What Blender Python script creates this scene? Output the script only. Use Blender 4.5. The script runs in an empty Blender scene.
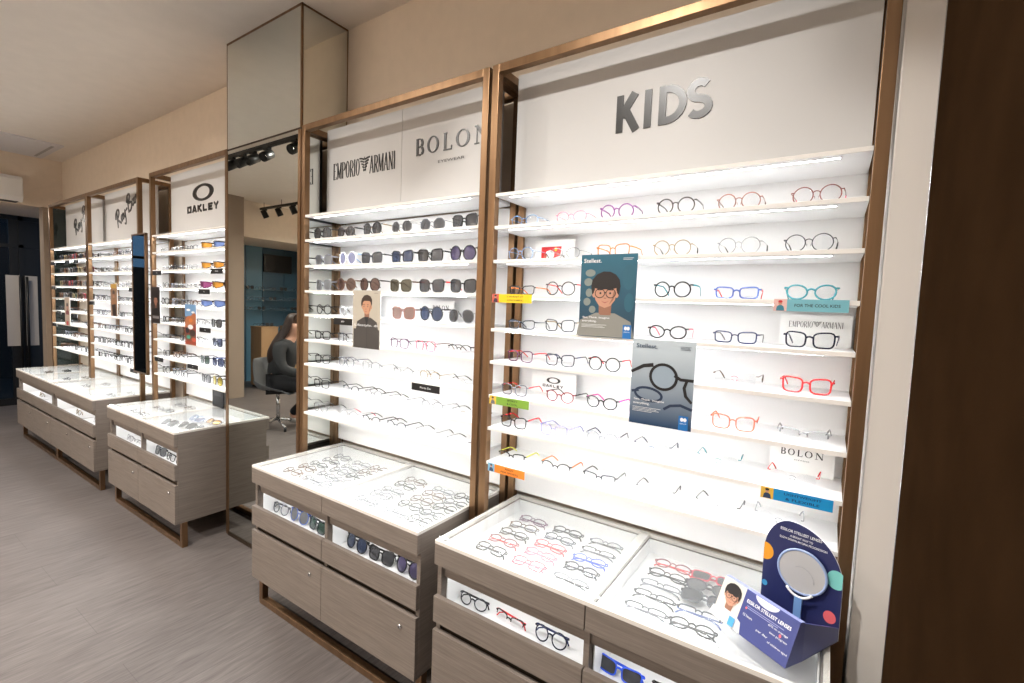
# An optician's display wall: bronze frames with lit shelves, oak cabinets, mirrored column.
EXPOSURE = 1.33
LED = 22.0
SPOT = 1.4
DOWN = 14.0  # strength of the added ceiling fill lamps
OAK = ((0.152, 0.122, 0.102), (0.243, 0.206, 0.176))
FLOORC = ((0.085, 0.072, 0.067), (0.175, 0.154, 0.145))
WALLC = (0.80, 0.69, 0.57)
CEILC = (0.86, 0.79, 0.71)
BRONZE = (0.29, 0.172, 0.092)
RETURNC = (0.7, 0.66, 0.62)
KIDS_ROWS=[
 [(0.143, 'oval', 'light blue', 'white', 'c', 'm'),(0.338, 'oval', 'pink', 'red', 'c', 'm'),(0.507, 'round', 'purple', 'purple', 'c', 't'),(0.701, 'round', 'dark brown', 'black', 'c', 't'),(0.878, 'round', 'copper', 'brown', 'c', 'm'),(1.06, 'round', 'red brown', 'pink', 'c', 'm')],
 [(0.132, 'round', 'pale blue', 'black', 'c', 'm'),(0.321, 'oval', 'silver', 'grey', 'c', 'm'),(0.504, 'square', 'amber', 'orange', 'c', 't'),(0.697, 'round', 'gold', 'black', 'c', 'm'),(0.886, 'round', 'silver', 'black', 'c', 'm'),(1.051, 'round', 'dark grey', 'black', 'c', 'm')],
 [(0.142, 'rectangular', 'black', 'orange', 'c', 't'),(0.312, 'round', 'black', 'red', 'c', 't'),(0.483, 'square', 'grey', 'grey', 'c', 't'),(0.705, 'round', 'black', 'teal', 'c', 'a'),(0.889, 'rectangular', 'blue', 'red', 'c', 'a'),(1.066, 'oval', 'teal', 'teal', 'c', 'a')],
 [(0.148, 'rectangular', 'grey blue', 'grey', 'c', 't'),(0.315, 'square', 'dark grey', 'gold', 'c', 't'),(0.483, 'oval', 'grey', 'grey', 'c', 't'),(0.697, 'oval', 'black', 'pink', 'c', 'a'),(0.893, 'rectangular', 'navy', 'black', 'c', 't'),(1.071, 'square', 'dark navy', 'navy', 'c', 'a')],
 [(0.15, 'square', 'plum', 'red', 'c', 't'),(0.321, 'square', 'blue black', 'navy', 'c', 't'),(0.493, 'round', 'black', 'red', 'c', 't'),(0.67, 'oval', 'grey', 'grey', 'c', 't'),(0.901, 'square', 'pink', 'brown', 'c', 'r'),(1.072, 'square', 'red', 'red', 'c', 'a')],
 [(0.128, 'square', 'grey', 'red', 'c', 't'),(0.324, 'oval', 'dark red', 'black', 'c', 't'),(0.486, 'oval', 'black', 'magenta', 'c', 'a'),(0.694, 'oval', 'grey', 'grey', 'c', 't'),(0.904, 'square', 'coral', 'coral', 'c', 't'),(1.075, 'rectangular', 'clear', 'black', 'c', 'h')],
 [(0.13, 'square', 'black', 'red', 'c', 'a'),(0.31, 'square', 'lilac', 'lilac', 'c', 't'),(0.5, 'round', 'clear', 'navy', 'c', 't'),(0.672, 'round', 'pale blue', 'navy', 'c', 'r'),(0.871, 'round', 'pale green', 'teal', 'c', 'r'),(1.057, 'oval', 'clear', 'red', 'c', 'r')],
 [(0.127, 'rectangular', 'black', 'yellow', 'c', 'h'),(0.325, 'oval', 'black', 'orange', 'c', 'h'),(0.493, 'rectangular', 'dark grey', 'black', 'c', 'h'),(0.69, 'oval', 'clear', 'black', 'c', 'r'),(0.877, 'square', 'silver', 'black', 'c', 'r'),(1.032, 'round', 'clear', 'clear', 'c', 'r')],
]
COLUMN_ROWS=[
 [(-1.102, 'round', 'black', 'black', 'g', 'a'),(-0.914, 'hexagonal', 'dark brown', 'black', 'g', 'a'),(-0.713, 'round', 'black', 'gold', 'g', 't'),(-0.511, 'hexagonal', 'silver', 'silver', 'g', 'm'),(-0.328, 'hexagonal', 'grey', 'grey', 'g', 'm'),(-0.151, 'square', 'black', 'black', 'g', 'a')],
 [(-1.1, 'square', 'grey', 'grey', 'lg', 'a'),(-0.896, 'round', 'white', 'pale blue', 'b', 'a'),(-0.717, 'square', 'dark grey', 'black', 'g', 'a'),(-0.507, 'square', 'black', 'black', 'n', 'a'),(-0.329, 'square', 'black', 'black', 'g', 'a'),(-0.156, 'round', 'black', 'black', 'p', 'a')],
 [(-1.098, 'square', 'pale grey', 'grey', 'lg', 'a'),(-0.909, 'round', 'tortoise', 'brown', 'br', 'a'),(-0.728, 'round', 'dark brown', 'black', 'br', 'a'),(-0.509, 'square', 'olive', 'tortoise', 'ol', 'a'),(-0.318, 'square', 'black', 'red', 'g', 'a'),(-0.151, 'square', 'black', 'black', 'g', 'a')],
 [(-1.095, 'round', 'black', 'black', 'c', 'a'),(-0.906, 'round', 'clear', 'white', 'c', 't'),(-0.739, 'oval', 'black', 'black', 'c', 't'),(-0.492, 'square', 'rose brown', 'brown', 'ro', 'a'),(-0.32, 'round', 'black', 'black', 'n', 'a'),(-0.151, 'aviator', 'silver', 'silver', 'g', 'm')],
 [(-1.093, 'square', 'black', 'black', 'c', 'a'),(-0.911, 'square', 'dark grey', 'black', 'c', 't'),(-0.728, 'square', 'black', 'black', 'c', 't'),(-0.514, 'square', 'plum', 'black', 'c', 't'),(-0.345, 'square', 'pink', 'tortoise', 'c', 't'),(-0.157, 'oval', 'black', 'black', 'c', 'h')],
 [(-1.091, 'square', 'black', 'black', 'c', 't'),(-0.9, 'round', 'grey', 'grey', 'c', 't'),(-0.71, 'square', 'silver', 'grey', 'c', 'm'),(-0.484, 'oval', 'silver', 'black', 'c', 'm'),(-0.316, 'oval', 'gold', 'black', 'c', 'm'),(-0.135, 'rectangular', 'silver', 'black', 'c', 'r')],
 [(-1.097, 'square', 'black', 'black', 'c', 't'),(-0.858, 'oval', 'dark grey', 'black', 'c', 'h'),(-0.678, 'oval', 'silver', 'black', 'c', 'h'),(-0.513, 'rectangular', 'clear', 'black', 'c', 'r'),(-0.3, 'oval', 'silver', 'silver', 'c', 'm'),(-0.13, 'rectangular', 'gold', 'black', 'c', 'r')],
 [(-1.104, 'round', 'silver', 'silver', 'c', 'm'),(-0.871, 'oval', 'silver', 'pink', 'c', 'm'),(-0.696, 'oval', 'black', 'black', 'c', 'h'),(-0.528, 'oval', 'dark grey', 'black', 'c', 'h'),(-0.337, 'oval', 'silver', 'black', 'c', 'r'),(-0.158, 'rectangular', 'clear', 'black', 'c', 'r')],
]
import bpy, math, random
from mathutils import Vector, Matrix, Euler
random.seed(11)
PI = math.pi
S = bpy.context.scene
COL = S.collection
S.view_settings.view_transform = 'Standard'
S.view_settings.look = 'None'
S.view_settings.gamma = 1.0
S.view_settings.exposure = EXPOSURE
S.view_settings.use_curve_mapping = False
S.cycles.use_denoising = True
S.cycles.transparent_max_bounces = 24
S.cycles.max_bounces = 10
S.cycles.diffuse_bounces = 5
S.cycles.glossy_bounces = 5
S.cycles.sample_clamp_indirect = 6.0
S.cycles.caustics_reflective = False
S.cycles.caustics_refractive = False

# ------------------------------------------------------------------ materials
MATS = {}
def srgb(c):
    f = lambda v: v / 12.92 if v <= 0.04045 else ((v + 0.055) / 1.055) ** 2.4
    return tuple(f(v / 255.0) for v in c)
def pbr(name, col, rough=0.5, metal=0.0, spec=0.5, coat=0.0):
    if name in MATS: return MATS[name]
    m = bpy.data.materials.new(name); m.use_nodes = True
    b = m.node_tree.nodes['Principled BSDF']
    b.inputs['Base Color'].default_value = (*col[:3], 1)
    b.inputs['Roughness'].default_value = rough
    b.inputs['Metallic'].default_value = metal
    b.inputs['Specular IOR Level'].default_value = spec
    if coat: b.inputs['Coat Weight'].default_value = coat
    m.diffuse_color = (*col[:3], 1)
    MATS[name] = m
    return m
def nodes_of(m):
    nt = m.node_tree
    return nt.nodes, nt.links, nt.nodes['Principled BSDF']
def noisy(name, c1, c2, scale, rough=0.5, stretch=(1, 1, 1), metal=0.0, bump=0.0, detail=4.0, spec=0.5, lo=0.3, hi=0.7):
    if name in MATS: return MATS[name]
    m = pbr(name, c1, rough, metal, spec)
    N, L, b = nodes_of(m)
    tc = N.new('ShaderNodeTexCoord'); mp = N.new('ShaderNodeMapping')
    mp.inputs['Scale'].default_value = stretch
    nz = N.new('ShaderNodeTexNoise'); nz.inputs['Scale'].default_value = scale; nz.inputs['Detail'].default_value = detail
    cr = N.new('ShaderNodeValToRGB')
    cr.color_ramp.elements[0].position = lo; cr.color_ramp.elements[0].color = (*c1, 1)
    cr.color_ramp.elements[1].position = hi; cr.color_ramp.elements[1].color = (*c2, 1)
    L.new(tc.outputs['Object'], mp.inputs['Vector']); L.new(mp.outputs['Vector'], nz.inputs['Vector'])
    L.new(nz.outputs['Fac'], cr.inputs['Fac']); L.new(cr.outputs['Color'], b.inputs['Base Color'])
    if bump:
        bp = N.new('ShaderNodeBump'); bp.inputs['Strength'].default_value = bump; bp.inputs['Distance'].default_value = 0.002
        L.new(nz.outputs['Fac'], bp.inputs['Height']); L.new(bp.outputs['Normal'], b.inputs['Normal'])
    return m
def emit(name, col, strength):
    if name in MATS: return MATS[name]
    m = bpy.data.materials.new(name); m.use_nodes = True
    nt = m.node_tree; nt.nodes.clear()
    e = nt.nodes.new('ShaderNodeEmission'); o = nt.nodes.new('ShaderNodeOutputMaterial')
    e.inputs['Color'].default_value = (*col, 1); e.inputs['Strength'].default_value = strength
    nt.links.new(e.outputs[0], o.inputs[0])
    MATS[name] = m
    return m
def glassy(name, tint, opacity, colour=(0.02, 0.02, 0.02), rough=0.03, refl=1.0):
    """thin pane: a tinted see-through layer, some body colour, and a fresnel reflection"""
    if name in MATS: return MATS[name]
    m = bpy.data.materials.new(name); m.use_nodes = True
    nt = m.node_tree; nt.nodes.clear(); N = nt.nodes; L = nt.links
    t = N.new('ShaderNodeBsdfTransparent'); t.inputs[0].default_value = (*tint, 1)
    d = N.new('ShaderNodeBsdfDiffuse'); d.inputs[0].default_value = (*colour, 1)
    g = N.new('ShaderNodeBsdfGlossy'); g.inputs['Roughness'].default_value = rough
    m1 = N.new('ShaderNodeMixShader'); m1.inputs[0].default_value = opacity
    m2 = N.new('ShaderNodeMixShader'); fr = N.new('ShaderNodeFresnel'); fr.inputs[0].default_value = 1.5
    ml = N.new('ShaderNodeMath'); ml.operation = 'MULTIPLY'; ml.inputs[1].default_value = refl
    o = N.new('ShaderNodeOutputMaterial')
    L.new(t.outputs[0], m1.inputs[1]); L.new(d.outputs[0], m1.inputs[2])
    ge = N.new('ShaderNodeNewGeometry'); inv = N.new('ShaderNodeMath'); inv.operation = 'SUBTRACT'; inv.inputs[0].default_value = 1.0
    mb = N.new('ShaderNodeMath'); mb.operation = 'MULTIPLY'      # no reflection where light leaves the pane
    L.new(ge.outputs['Backfacing'], inv.inputs[1]); L.new(inv.outputs[0], mb.inputs[0]); L.new(ml.outputs[0], mb.inputs[1])
    L.new(fr.outputs[0], ml.inputs[0]); L.new(mb.outputs[0], m2.inputs[0])
    L.new(m1.outputs[0], m2.inputs[1]); L.new(g.outputs[0], m2.inputs[2]); L.new(m2.outputs[0], o.inputs[0])
    MATS[name] = m
    return m

M = {}
def setup_materials():
    # light greige oak: fine grain lying level on every upright face
    w = pbr('oak', (0.25, 0.2, 0.16), 0.55)
    N, L, b = nodes_of(w)
    tc = N.new('ShaderNodeTexCoord')
    def nz(stretch, scale, detail):
        mp = N.new('ShaderNodeMapping'); mp.inputs['Scale'].default_value = stretch
        n = N.new('ShaderNodeTexNoise'); n.inputs['Scale'].default_value = scale; n.inputs['Detail'].default_value = detail
        L.new(tc.outputs['Object'], mp.inputs['Vector']); L.new(mp.outputs['Vector'], n.inputs['Vector'])
        return n
    n1 = nz((1, 1, 26), 6.0, 5); n2 = nz((2.4, 2.4, 90), 5.0, 3)
    mx = N.new('ShaderNodeMath'); mx.operation = 'ADD'
    hf = N.new('ShaderNodeMath'); hf.operation = 'MULTIPLY'; hf.inputs[1].default_value = 0.5
    L.new(n1.outputs['Fac'], mx.inputs[0]); L.new(n2.outputs['Fac'], mx.inputs[1]); L.new(mx.outputs[0], hf.inputs[0])
    cr = N.new('ShaderNodeValToRGB')
    cr.color_ramp.elements[0].position = 0.3; cr.color_ramp.elements[0].color = (*OAK[0], 1)
    cr.color_ramp.elements[1].position = 0.7; cr.color_ramp.elements[1].color = (*OAK[1], 1)
    L.new(hf.outputs[0], cr.inputs['Fac']); L.new(cr.outputs['Color'], b.inputs['Base Color'])
    M['oak'] = w
    # floor: grey-brown vinyl planks, streaks running towards the display wall
    f = pbr('vinyl_floor', (0.15, 0.13, 0.12), 0.5, spec=0.35)
    N, L, b = nodes_of(f)
    tc = N.new('ShaderNodeTexCoord')
    n1 = nz((16, 1.3, 1), 3.2, 6); n2 = nz((70, 4.0, 1), 2.6, 5); n3 = nz((1, 0.6, 1), 1.2, 2)
    a1 = N.new('ShaderNodeMath'); a1.operation = 'ADD'; a2 = N.new('ShaderNodeMath'); a2.operation = 'ADD'
    ml = N.new('ShaderNodeMath'); ml.operation = 'MULTIPLY'; ml.inputs[1].default_value = 0.3333
    L.new(n1.outputs['Fac'], a1.inputs[0]); L.new(n2.outputs['Fac'], a1.inputs[1])
    L.new(a1.outputs[0], a2.inputs[0]); L.new(n3.outputs['Fac'], a2.inputs[1]); L.new(a2.outputs[0], ml.inputs[0])
    cr = N.new('ShaderNodeValToRGB')
    cr.color_ramp.elements[0].position = 0.36; cr.color_ramp.elements[0].color = (*FLOORC[0], 1)
    cr.color_ramp.elements[1].position = 0.62; cr.color_ramp.elements[1].color = (*FLOORC[1], 1)
    L.new(ml.outputs[0], cr.inputs['Fac'])
    br = N.new('ShaderNodeTexBrick'); br.inputs['Scale'].default_value = 1.0
    br.inputs['Brick Width'].default_value = 1.25; br.inputs['Row Height'].default_value = 0.3
    br.inputs['Mortar Size'].default_value = 0.0012; br.offset = 0.37
    br.inputs['Color1'].default_value = (1, 1, 1, 1); br.inputs['Color2'].default_value = (0.95, 0.94, 0.94, 1); br.inputs['Mortar'].default_value = (0.72, 0.7, 0.7, 1)
    mpb = N.new('ShaderNodeMapping'); mpb.inputs['Rotation'].default_value = (0, 0, PI / 2)
    L.new(tc.outputs['Object'], mpb.inputs['Vector']); L.new(mpb.outputs['Vector'], br.inputs['Vector'])
    mm = N.new('ShaderNodeMix'); mm.data_type = 'RGBA'; mm.blend_type = 'MULTIPLY'; mm.inputs['Factor'].default_value = 1.0
    L.new(cr.outputs['Color'], mm.inputs['A']); L.new(br.outputs['Color'], mm.inputs['B']); L.new(mm.outputs['Result'], b.inputs['Base Color'])
    bp = N.new('ShaderNodeBump'); bp.inputs['Strength'].default_value = 0.15; bp.inputs['Distance'].default_value = 0.001
    L.new(ml.outputs[0], bp.inputs['Height']); L.new(bp.outputs['Normal'], b.inputs['Normal'])
    M['floor'] = f
    M['wall'] = noisy('beige_paint', WALLC, tuple(v * 0.95 for v in WALLC), 14, 0.8, bump=0.05)
    M['ceil'] = noisy('ceiling_paint', CEILC, tuple(v * 0.96 for v in CEILC), 10, 0.85, bump=0.04)
    M['white'] = pbr('white_laminate', (0.82, 0.82, 0.82), 0.4)
    M['board'] = pbr('sign_white', (0.61, 0.605, 0.6), 0.5)
    M['rim'] = pbr('cream_edge', (0.78, 0.74, 0.69), 0.45)
    M['bronze'] = noisy('brushed_bronze', BRONZE, tuple(v * 0.7 for v in BRONZE), 30, 0.36, stretch=(1, 1, 0.06), metal=0.85)
    M['recess'] = pbr('dark_bronze', (0.06, 0.04, 0.025), 0.45, 0.6)
    M['black'] = pbr('black_print', (0.012, 0.012, 0.013), 0.45)
    M['letter'] = pbr('black_acrylic', (0.018, 0.018, 0.018), 0.3, spec=0.55)
    M['blackmetal'] = pbr('black_metal', (0.012, 0.012, 0.012), 0.4, 0.2)
    M['chrome'] = pbr('chrome', (0.75, 0.75, 0.76), 0.18, 1.0)
    M['glass'] = glassy('clear_glass', (0.985, 0.99, 0.985), 0.0, rough=0.01); M['lid'] = glassy('lid_glass_veil', (0.985, 0.99, 0.985), 0.06, (0.8, 0.82, 0.83), rough=0.015)  # lid: pale wash of reflections put into its body colour
    M['doorglass'] = glassy('door_glass', (0.75, 0.8, 0.8), 0.1, (0.02, 0.025, 0.03), 0.02)
    M['sideglass'] = glassy('green_tinted_glass', (0.12, 0.16, 0.14), 0.45, (0.03, 0.045, 0.04), 0.05, 1.2)
    m = pbr('mirror_silver', (0.72, 0.74, 0.7), 0.005, 1.0); M['mirror'] = m
    M['led'] = emit('led_strip', (0.97, 0.99, 1.0), LED)
    M['led_drawer'] = emit('led_drawer', (0.97, 0.99, 1.0), LED * 0.6)
    M['lamp'] = emit('lamp_face', (1.0, 0.88, 0.72), 12)
    M['brown'] = noisy('dark_brown_panel', (0.026, 0.0135, 0.0062), (0.019, 0.0098, 0.0045), 8, 0.9, spec=0.0)
    M['bluepanel'] = pbr('blue_panel', srgb((88, 130, 154)), 0.35)
    M['bluepanel2'] = pbr('deep_blue_panel', srgb((56, 90, 112)), 0.35)
    M['pedestal'] = noisy('pedestal_oak', (0.42, 0.26, 0.13), (0.33, 0.2, 0.1), 5, 0.5, stretch=(1, 1, 0.1))
    M['pillar'] = pbr('taupe_paint', (0.3, 0.235, 0.18), 0.8)
    M['acwhite'] = pbr('appliance_white', (0.75, 0.74, 0.72), 0.4)
    M['darkgrey'] = pbr('dark_grey_plastic', (0.04, 0.04, 0.042), 0.5)
    M['ground'] = noisy('outside_ground', (0.02, 0.02, 0.022), (0.03, 0.03, 0.032), 6, 0.7)
    M['facade'] = pbr('outside_facade', (0.015, 0.018, 0.022), 0.8)
    M['yellow'] = pbr('yellow_line', (0.5, 0.36, 0.05), 0.6)

# ------------------------------------------------------------------ mesh builder
class MB:
    def __init__(s):
        s.k = 0; s.v = []; s.f = []; s.mi = []; s.mats = []; s.sm = []; s.T = Matrix.Identity(4)
    def mat(s, m):
        if m not in s.mats: s.mats.append(m)
        return s.mats.index(m)
    def pts(s, ps):
        i = len(s.v); s.v += [tuple(s.T @ Vector(p)) for p in ps]; return i
    def face(s, ids, m, smooth=False):
        s.f.append(tuple(ids)); s.mi.append(s.mat(m)); s.sm.append(smooth)
    def poly(s, ps, m):
        i = s.pts(ps); s.face(range(i, i + len(ps)), m)
    def box(s, x0, x1, y0, y1, z0, z1, m, mtop=None, mfront=None):
        i = s.pts([(x0, y0, z0), (x1, y0, z0), (x1, y1, z0), (x0, y1, z0), (x0, y0, z1), (x1, y0, z1), (x1, y1, z1), (x0, y1, z1)])
        q = [(3, 2, 1, 0), (4, 5, 6, 7), (0, 1, 5, 4), (1, 2, 6, 5), (2, 3, 7, 6), (3, 0, 4, 7)]
        ms = [m, mtop or m, mfront or m, m, m, m]
        for k, mm in zip(q, ms): s.face([i + a for a in k], mm)
    def prism(s, pts2, y0, y1, m, mside=None):
        """outline in x,z (counter-clockwise seen from -y), extruded from y0 (front) to y1"""
        n = len(pts2)
        a = s.pts([(x, y0, z) for x, z in pts2]); b = s.pts([(x, y1, z) for x, z in pts2])
        s.face(range(a, a + n), m); s.face([b + n - 1 - k for k in range(n)], mside or m)
        for k in range(n):
            j = (k + 1) % n; s.face((a + j, a + k, b + k, b + j), mside or m)
    def flat(s, pts2, y, m):
        s.poly([(x, y, z) for x, z in pts2], m)
    def ellipse(s, cx, cz, rx, rz, y, m, n=28, rot=0.0):
        c, q = math.cos(rot), math.sin(rot)
        s.flat([(cx + c * rx * math.cos(t) - q * rz * math.sin(t), cz + q * rx * math.cos(t) + c * rz * math.sin(t)) for t in [2 * PI * k / n for k in range(n)]], y, m)
    def ring2(s, outer, inner, y0, y1, m):
        n = len(outer)
        a = s.pts([(x, y0, z) for x, z in outer]); b = s.pts([(x, y0, z) for x, z in inner])
        c = s.pts([(x, y1, z) for x, z in outer]); d = s.pts([(x, y1, z) for x, z in inner])
        for k in range(n):
            j = (k + 1) % n
            s.face((a + k, a + j, b + j, b + k), m); s.face((a + j, a + k, c + k, c + j), m); s.face((b + k, b + j, d + j, d + k), m)
    def tube(s, path, r, m, seg=6, closed=False, flat=None, up=(0, 0, 1)):
        """sweep a circle (or, with flat=(h,w), a rectangle h tall w wide) along a path"""
        P = [Vector(p) for p in path]; n = len(P); rings = []
        rs = r if isinstance(r, (list, tuple)) else [r] * n
        for k in range(n):
            if closed: t = P[(k + 1) % n] - P[k - 1]
            else: t = P[min(k + 1, n - 1)] - P[max(k - 1, 0)]
            t.normalize()
            u = Vector(up); 
            if abs(t.dot(u)) > 0.97: u = Vector((0, 1, 0)) if abs(t.y) < 0.9 else Vector((1, 0, 0))
            a = t.cross(u).normalized(); b = a.cross(t).normalized()
            if flat:
                h, w = flat; sc = rs[k]
                c = [a * (w / 2 * sx) + b * (h / 2 * sz * sc) for sx, sz in ((1, 1), (-1, 1), (-1, -1), (1, -1))]
            else:
                c = [a * (rs[k] * math.cos(2 * PI * j / seg)) + b * (rs[k] * math.sin(2 * PI * j / seg)) for j in range(seg)]
            rings.append(s.pts([P[k] + q for q in c]))
        g = 4 if flat else seg
        for k in range(n if closed else n - 1):
            i0, i1 = rings[k], rings[(k + 1) % n]
            for j in range(g):
                s.face((i0 + j, i0 + (j + 1) % g, i1 + (j + 1) % g, i1 + j), m, not flat)
        if not closed:
            s.face([rings[0] + g - 1 - j for j in range(g)], m); s.face([rings[-1] + j for j in range(g)], m)
    def lathe(s, prof, m, n=24, axis='z', smooth=True):
        rows = []
        for r, h in prof:
            ps = []
            for k in range(n):
                a = 2 * PI * k / n; c, q = r * math.cos(a), r * math.sin(a)
                ps.append({'z': (c, q, h), 'y': (c, h, q), 'x': (h, c, q)}[axis])
            rows.append(s.pts(ps))
        for a, b in zip(rows, rows[1:]):
            for k in range(n):
                j = (k + 1) % n; s.face((a + k, a + j, b + j, b + k), m, smooth)
        s.face([rows[0] + n - 1 - k for k in range(n)], m); s.face([rows[-1] + k for k in range(n)], m)
    def ribbon(s, pts, w, y0, y1, m, closed=False):
        """flat pen stroke in the x,z plane, as solid letter material"""
        s.k += 1; y0 -= 2.5e-5 * (s.k % 12)      # strokes that cross do not share a face
        P = [Vector((p[0], p[1])) for p in pts]; n = len(P); Lf = []; R = []
        ws = w if isinstance(w, (list, tuple)) else [w] * n
        for k in range(n):
            if closed: d0 = (P[k] - P[k - 1]).normalized(); d1 = (P[(k + 1) % n] - P[k]).normalized()
            else:
                d0 = (P[k] - P[k - 1]).normalized() if k else (P[1] - P[0]).normalized()
                d1 = (P[k + 1] - P[k]).normalized() if k < n - 1 else d0
            t = d0 + d1
            t = t.normalized() if t.length > 1e-6 else d0
            nn = Vector((-t.y, t.x)); c = max(0.5, nn.dot(Vector((-d0.y, d0.x))))
            Lf.append(P[k] + nn * ws[k] / 2 / c); R.append(P[k] - nn * ws[k] / 2 / c)
        for k in range(n if closed else n - 1):
            j = (k + 1) % n
            s.prism([tuple(R[k]), tuple(R[j]), tuple(Lf[j]), tuple(Lf[k])], y0, y1, m)
    def text(s, txt, cx, cz, h, y, m, width=None, bold=0.0):
        cu = bpy.data.curves.new('lettering', 'FONT'); cu.body = txt; cu.offset = bold; cu.resolution_u = 3
        ob = bpy.data.objects.new('lettering', cu)
        me = bpy.data.meshes.new_from_object(ob)
        vs = [v.co.copy() for v in me.vertices]
        if vs:
            x0 = min(v.x for v in vs); x1 = max(v.x for v in vs); z0 = min(v.y for v in vs); z1 = max(v.y for v in vs)
            k = h / (z1 - z0); kx = (width / (x1 - x0)) if width else k
            i = s.pts([(cx + (v.x - (x0 + x1) / 2) * kx, y, cz + (v.y - (z0 + z1) / 2) * k) for v in vs])
            for p in me.polygons: s.face([i + a for a in p.vertices], m)
        bpy.data.objects.remove(ob); bpy.data.curves.remove(cu); bpy.data.meshes.remove(me)
    def mesh(s, name):
        me = bpy.data.meshes.new(name)
        me.from_pydata(s.v, [], s.f)
        for m in s.mats: me.materials.append(m)
        me.polygons.foreach_set('material_index', s.mi)
        me.polygons.foreach_set('use_smooth', s.sm)
        me.update()
        return me
    def build(s, name, parent=None, loc=None, bevel=0.0):
        o = bpy.data.objects.new(name, s.mesh(name)); COL.objects.link(o)
        if parent: o.parent = parent
        if loc: o.location = loc
        if bevel:
            b = o.modifiers.new('edge', 'BEVEL'); b.width = bevel; b.segments = 2; b.limit_method = 'ANGLE'
        return o
def boxobj(name, dims, m, parent=None, bevel=0.0):
    b = MB(); b.box(*dims, m); return b.build(name, parent, None, bevel)
def thing(name, label, cat, loc=(0, 0, 0), rz=0.0, group=None):
    o = bpy.data.objects.new(name, None); COL.objects.link(o); o.empty_display_size = 0.05
    o.location = loc; o.rotation_euler = (0, 0, rz)
    return tag(o, label, cat, group)
def tag(o, label, cat, group=None):
    o['label'] = label; o['category'] = cat
    if group: o['group'] = group
    return o
def struct(o):
    o['kind'] = 'structure'; return o
ORD = ['first', 'second', 'third', 'fourth', 'fifth', 'sixth', 'seventh', 'eighth', 'ninth', 'tenth']
# ------------------------------------------------------------------ eyewear
FRAME_COL = {
 'black': (14, 14, 16), 'dark brown': (48, 32, 26), 'brown': (96, 62, 42), 'red brown': (120, 52, 44), 'copper': (150, 90, 70), 'red': (222, 48, 52), 'dark red': (128, 30, 42),
 'pink': (232, 120, 140), 'purple': (120, 50, 120), 'plum': (92, 40, 80), 'teal': (60, 140, 150), 'blue': (74, 96, 158), 'navy': (34, 44, 84), 'dark navy': (26, 30, 50),
 'grey': (110, 112, 120), 'dark grey': (58, 60, 66), 'grey blue': (78, 92, 112), 'blue black': (26, 32, 52), 'silver': (150, 150, 152), 'gold': (150, 126, 84), 'amber': (214, 140, 80),
 'orange': (238, 120, 40), 'coral': (240, 128, 100), 'yellow': (226, 224, 90), 'magenta': (206, 70, 150), 'lilac': (176, 174, 216), 'light blue': (140, 180, 222), 'pale blue': (160, 190, 226),
 'pale green': (150, 200, 196), 'pale grey': (168, 170, 174), 'clear': (206, 208, 212), 'white': (236, 236, 236), 'tortoise': (84, 56, 36), 'olive': (72, 66, 50), 'rose brown': (120, 78, 68), 'crimson': (206, 60, 80), 'bright blue': (50, 90, 220)}
SEE_THROUGH = {'clear', 'lilac', 'pale blue', 'light blue', 'pale green', 'pale grey', 'coral', 'amber', 'grey blue'}
METAL = {'silver', 'gold', 'copper'}
def frame_mat(c):
    n = 'frame_' + c.replace(' ', '_')
    if n in MATS: return MATS[n]
    col = srgb(FRAME_COL[c])
    if c in SEE_THROUGH: return glassy(n, tuple(0.55 + 0.45 * v for v in col), 0.55, col, 0.12)
    if c in METAL: return pbr(n, col, 0.3, 0.7)
    return pbr(n, col, 0.25, 0.0, 0.5)
LENS = {'c': None, 'g': ((0.16, 0.16, 0.17), 'grey'), 'lg': ((0.42, 0.43, 0.45), 'light'), 'n': ((0.11, 0.14, 0.24), 'navy'), 'p': ((0.2, 0.17, 0.32), 'violet'), 'b': ((0.5, 0.52, 0.78), 'lilac'),
        'br': ((0.18, 0.1, 0.08), 'brown'), 'ol': ((0.16, 0.14, 0.1), 'olive'), 'ro': ((0.42, 0.26, 0.22), 'rose'), 'or': ((0.62, 0.3, 0.05), 'orange'), 'mb': ((0.14, 0.22, 0.5), 'blue'), 'mg': ((0.28, 0.07, 0.2), 'magenta'), 'gr': ((0.12, 0.2, 0.17), 'green'), 'ye': ((0.5, 0.42, 0.1), 'yellow')}
def lens_mat(k):
    if LENS[k] is None: return glassy('lens_clear', (0.965, 0.972, 0.98), 0.02, (0.8, 0.82, 0.85), 0.02, 0.8)
    c, n = LENS[k]
    if k in ('or', 'mb', 'mg', 'ye'):
        return pbr('lens_mirror_' + n, c, 0.15, 0.55)
    t = tuple(min(1, v * 0.7) for v in c)
    return glassy('lens_' + n, t, 0.5, tuple(v * 0.42 for v in c), 0.04, 1.0)
def outline(shape, a, b, side, n=28):
    out = []
    ex = {'round': 2.0, 'oval': 2.1, 'square': 3.6, 'rectangular': 4.0, 'aviator': 2.3, 'hexagonal': 2.0, 'cat-eye': 2.6}[shape]
    for k in range(n):
        t = 2 * PI * k / n
        c, q = math.cos(t), math.sin(t)
        if shape == 'hexagonal':
            m = 8; tt = (t + PI / m) % (2 * PI / m) - PI / m
            r = math.cos(PI / m) / math.cos(tt); x, z = a * r * c, b * r * q
        else:
            x = a * math.copysign(abs(c) ** (2 / ex), c); z = b * math.copysign(abs(q) ** (2 / ex), q)
        if shape in ('square', 'rectangular', 'oval'):
            x *= 1.0 - 0.09 * (0.5 - 0.5 * z / b)                      # a little narrower below
            if z > 0: z += 0.10 * b * (x * side / a)                    # brow rises outwards
        if shape == 'aviator':
            x -= side * 0.16 * a * (0.5 - 0.5 * z / b) * -1; x *= 1 - 0.12 * (0.5 - 0.5 * z / b)
        out.append((x, z))
    return out
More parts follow.
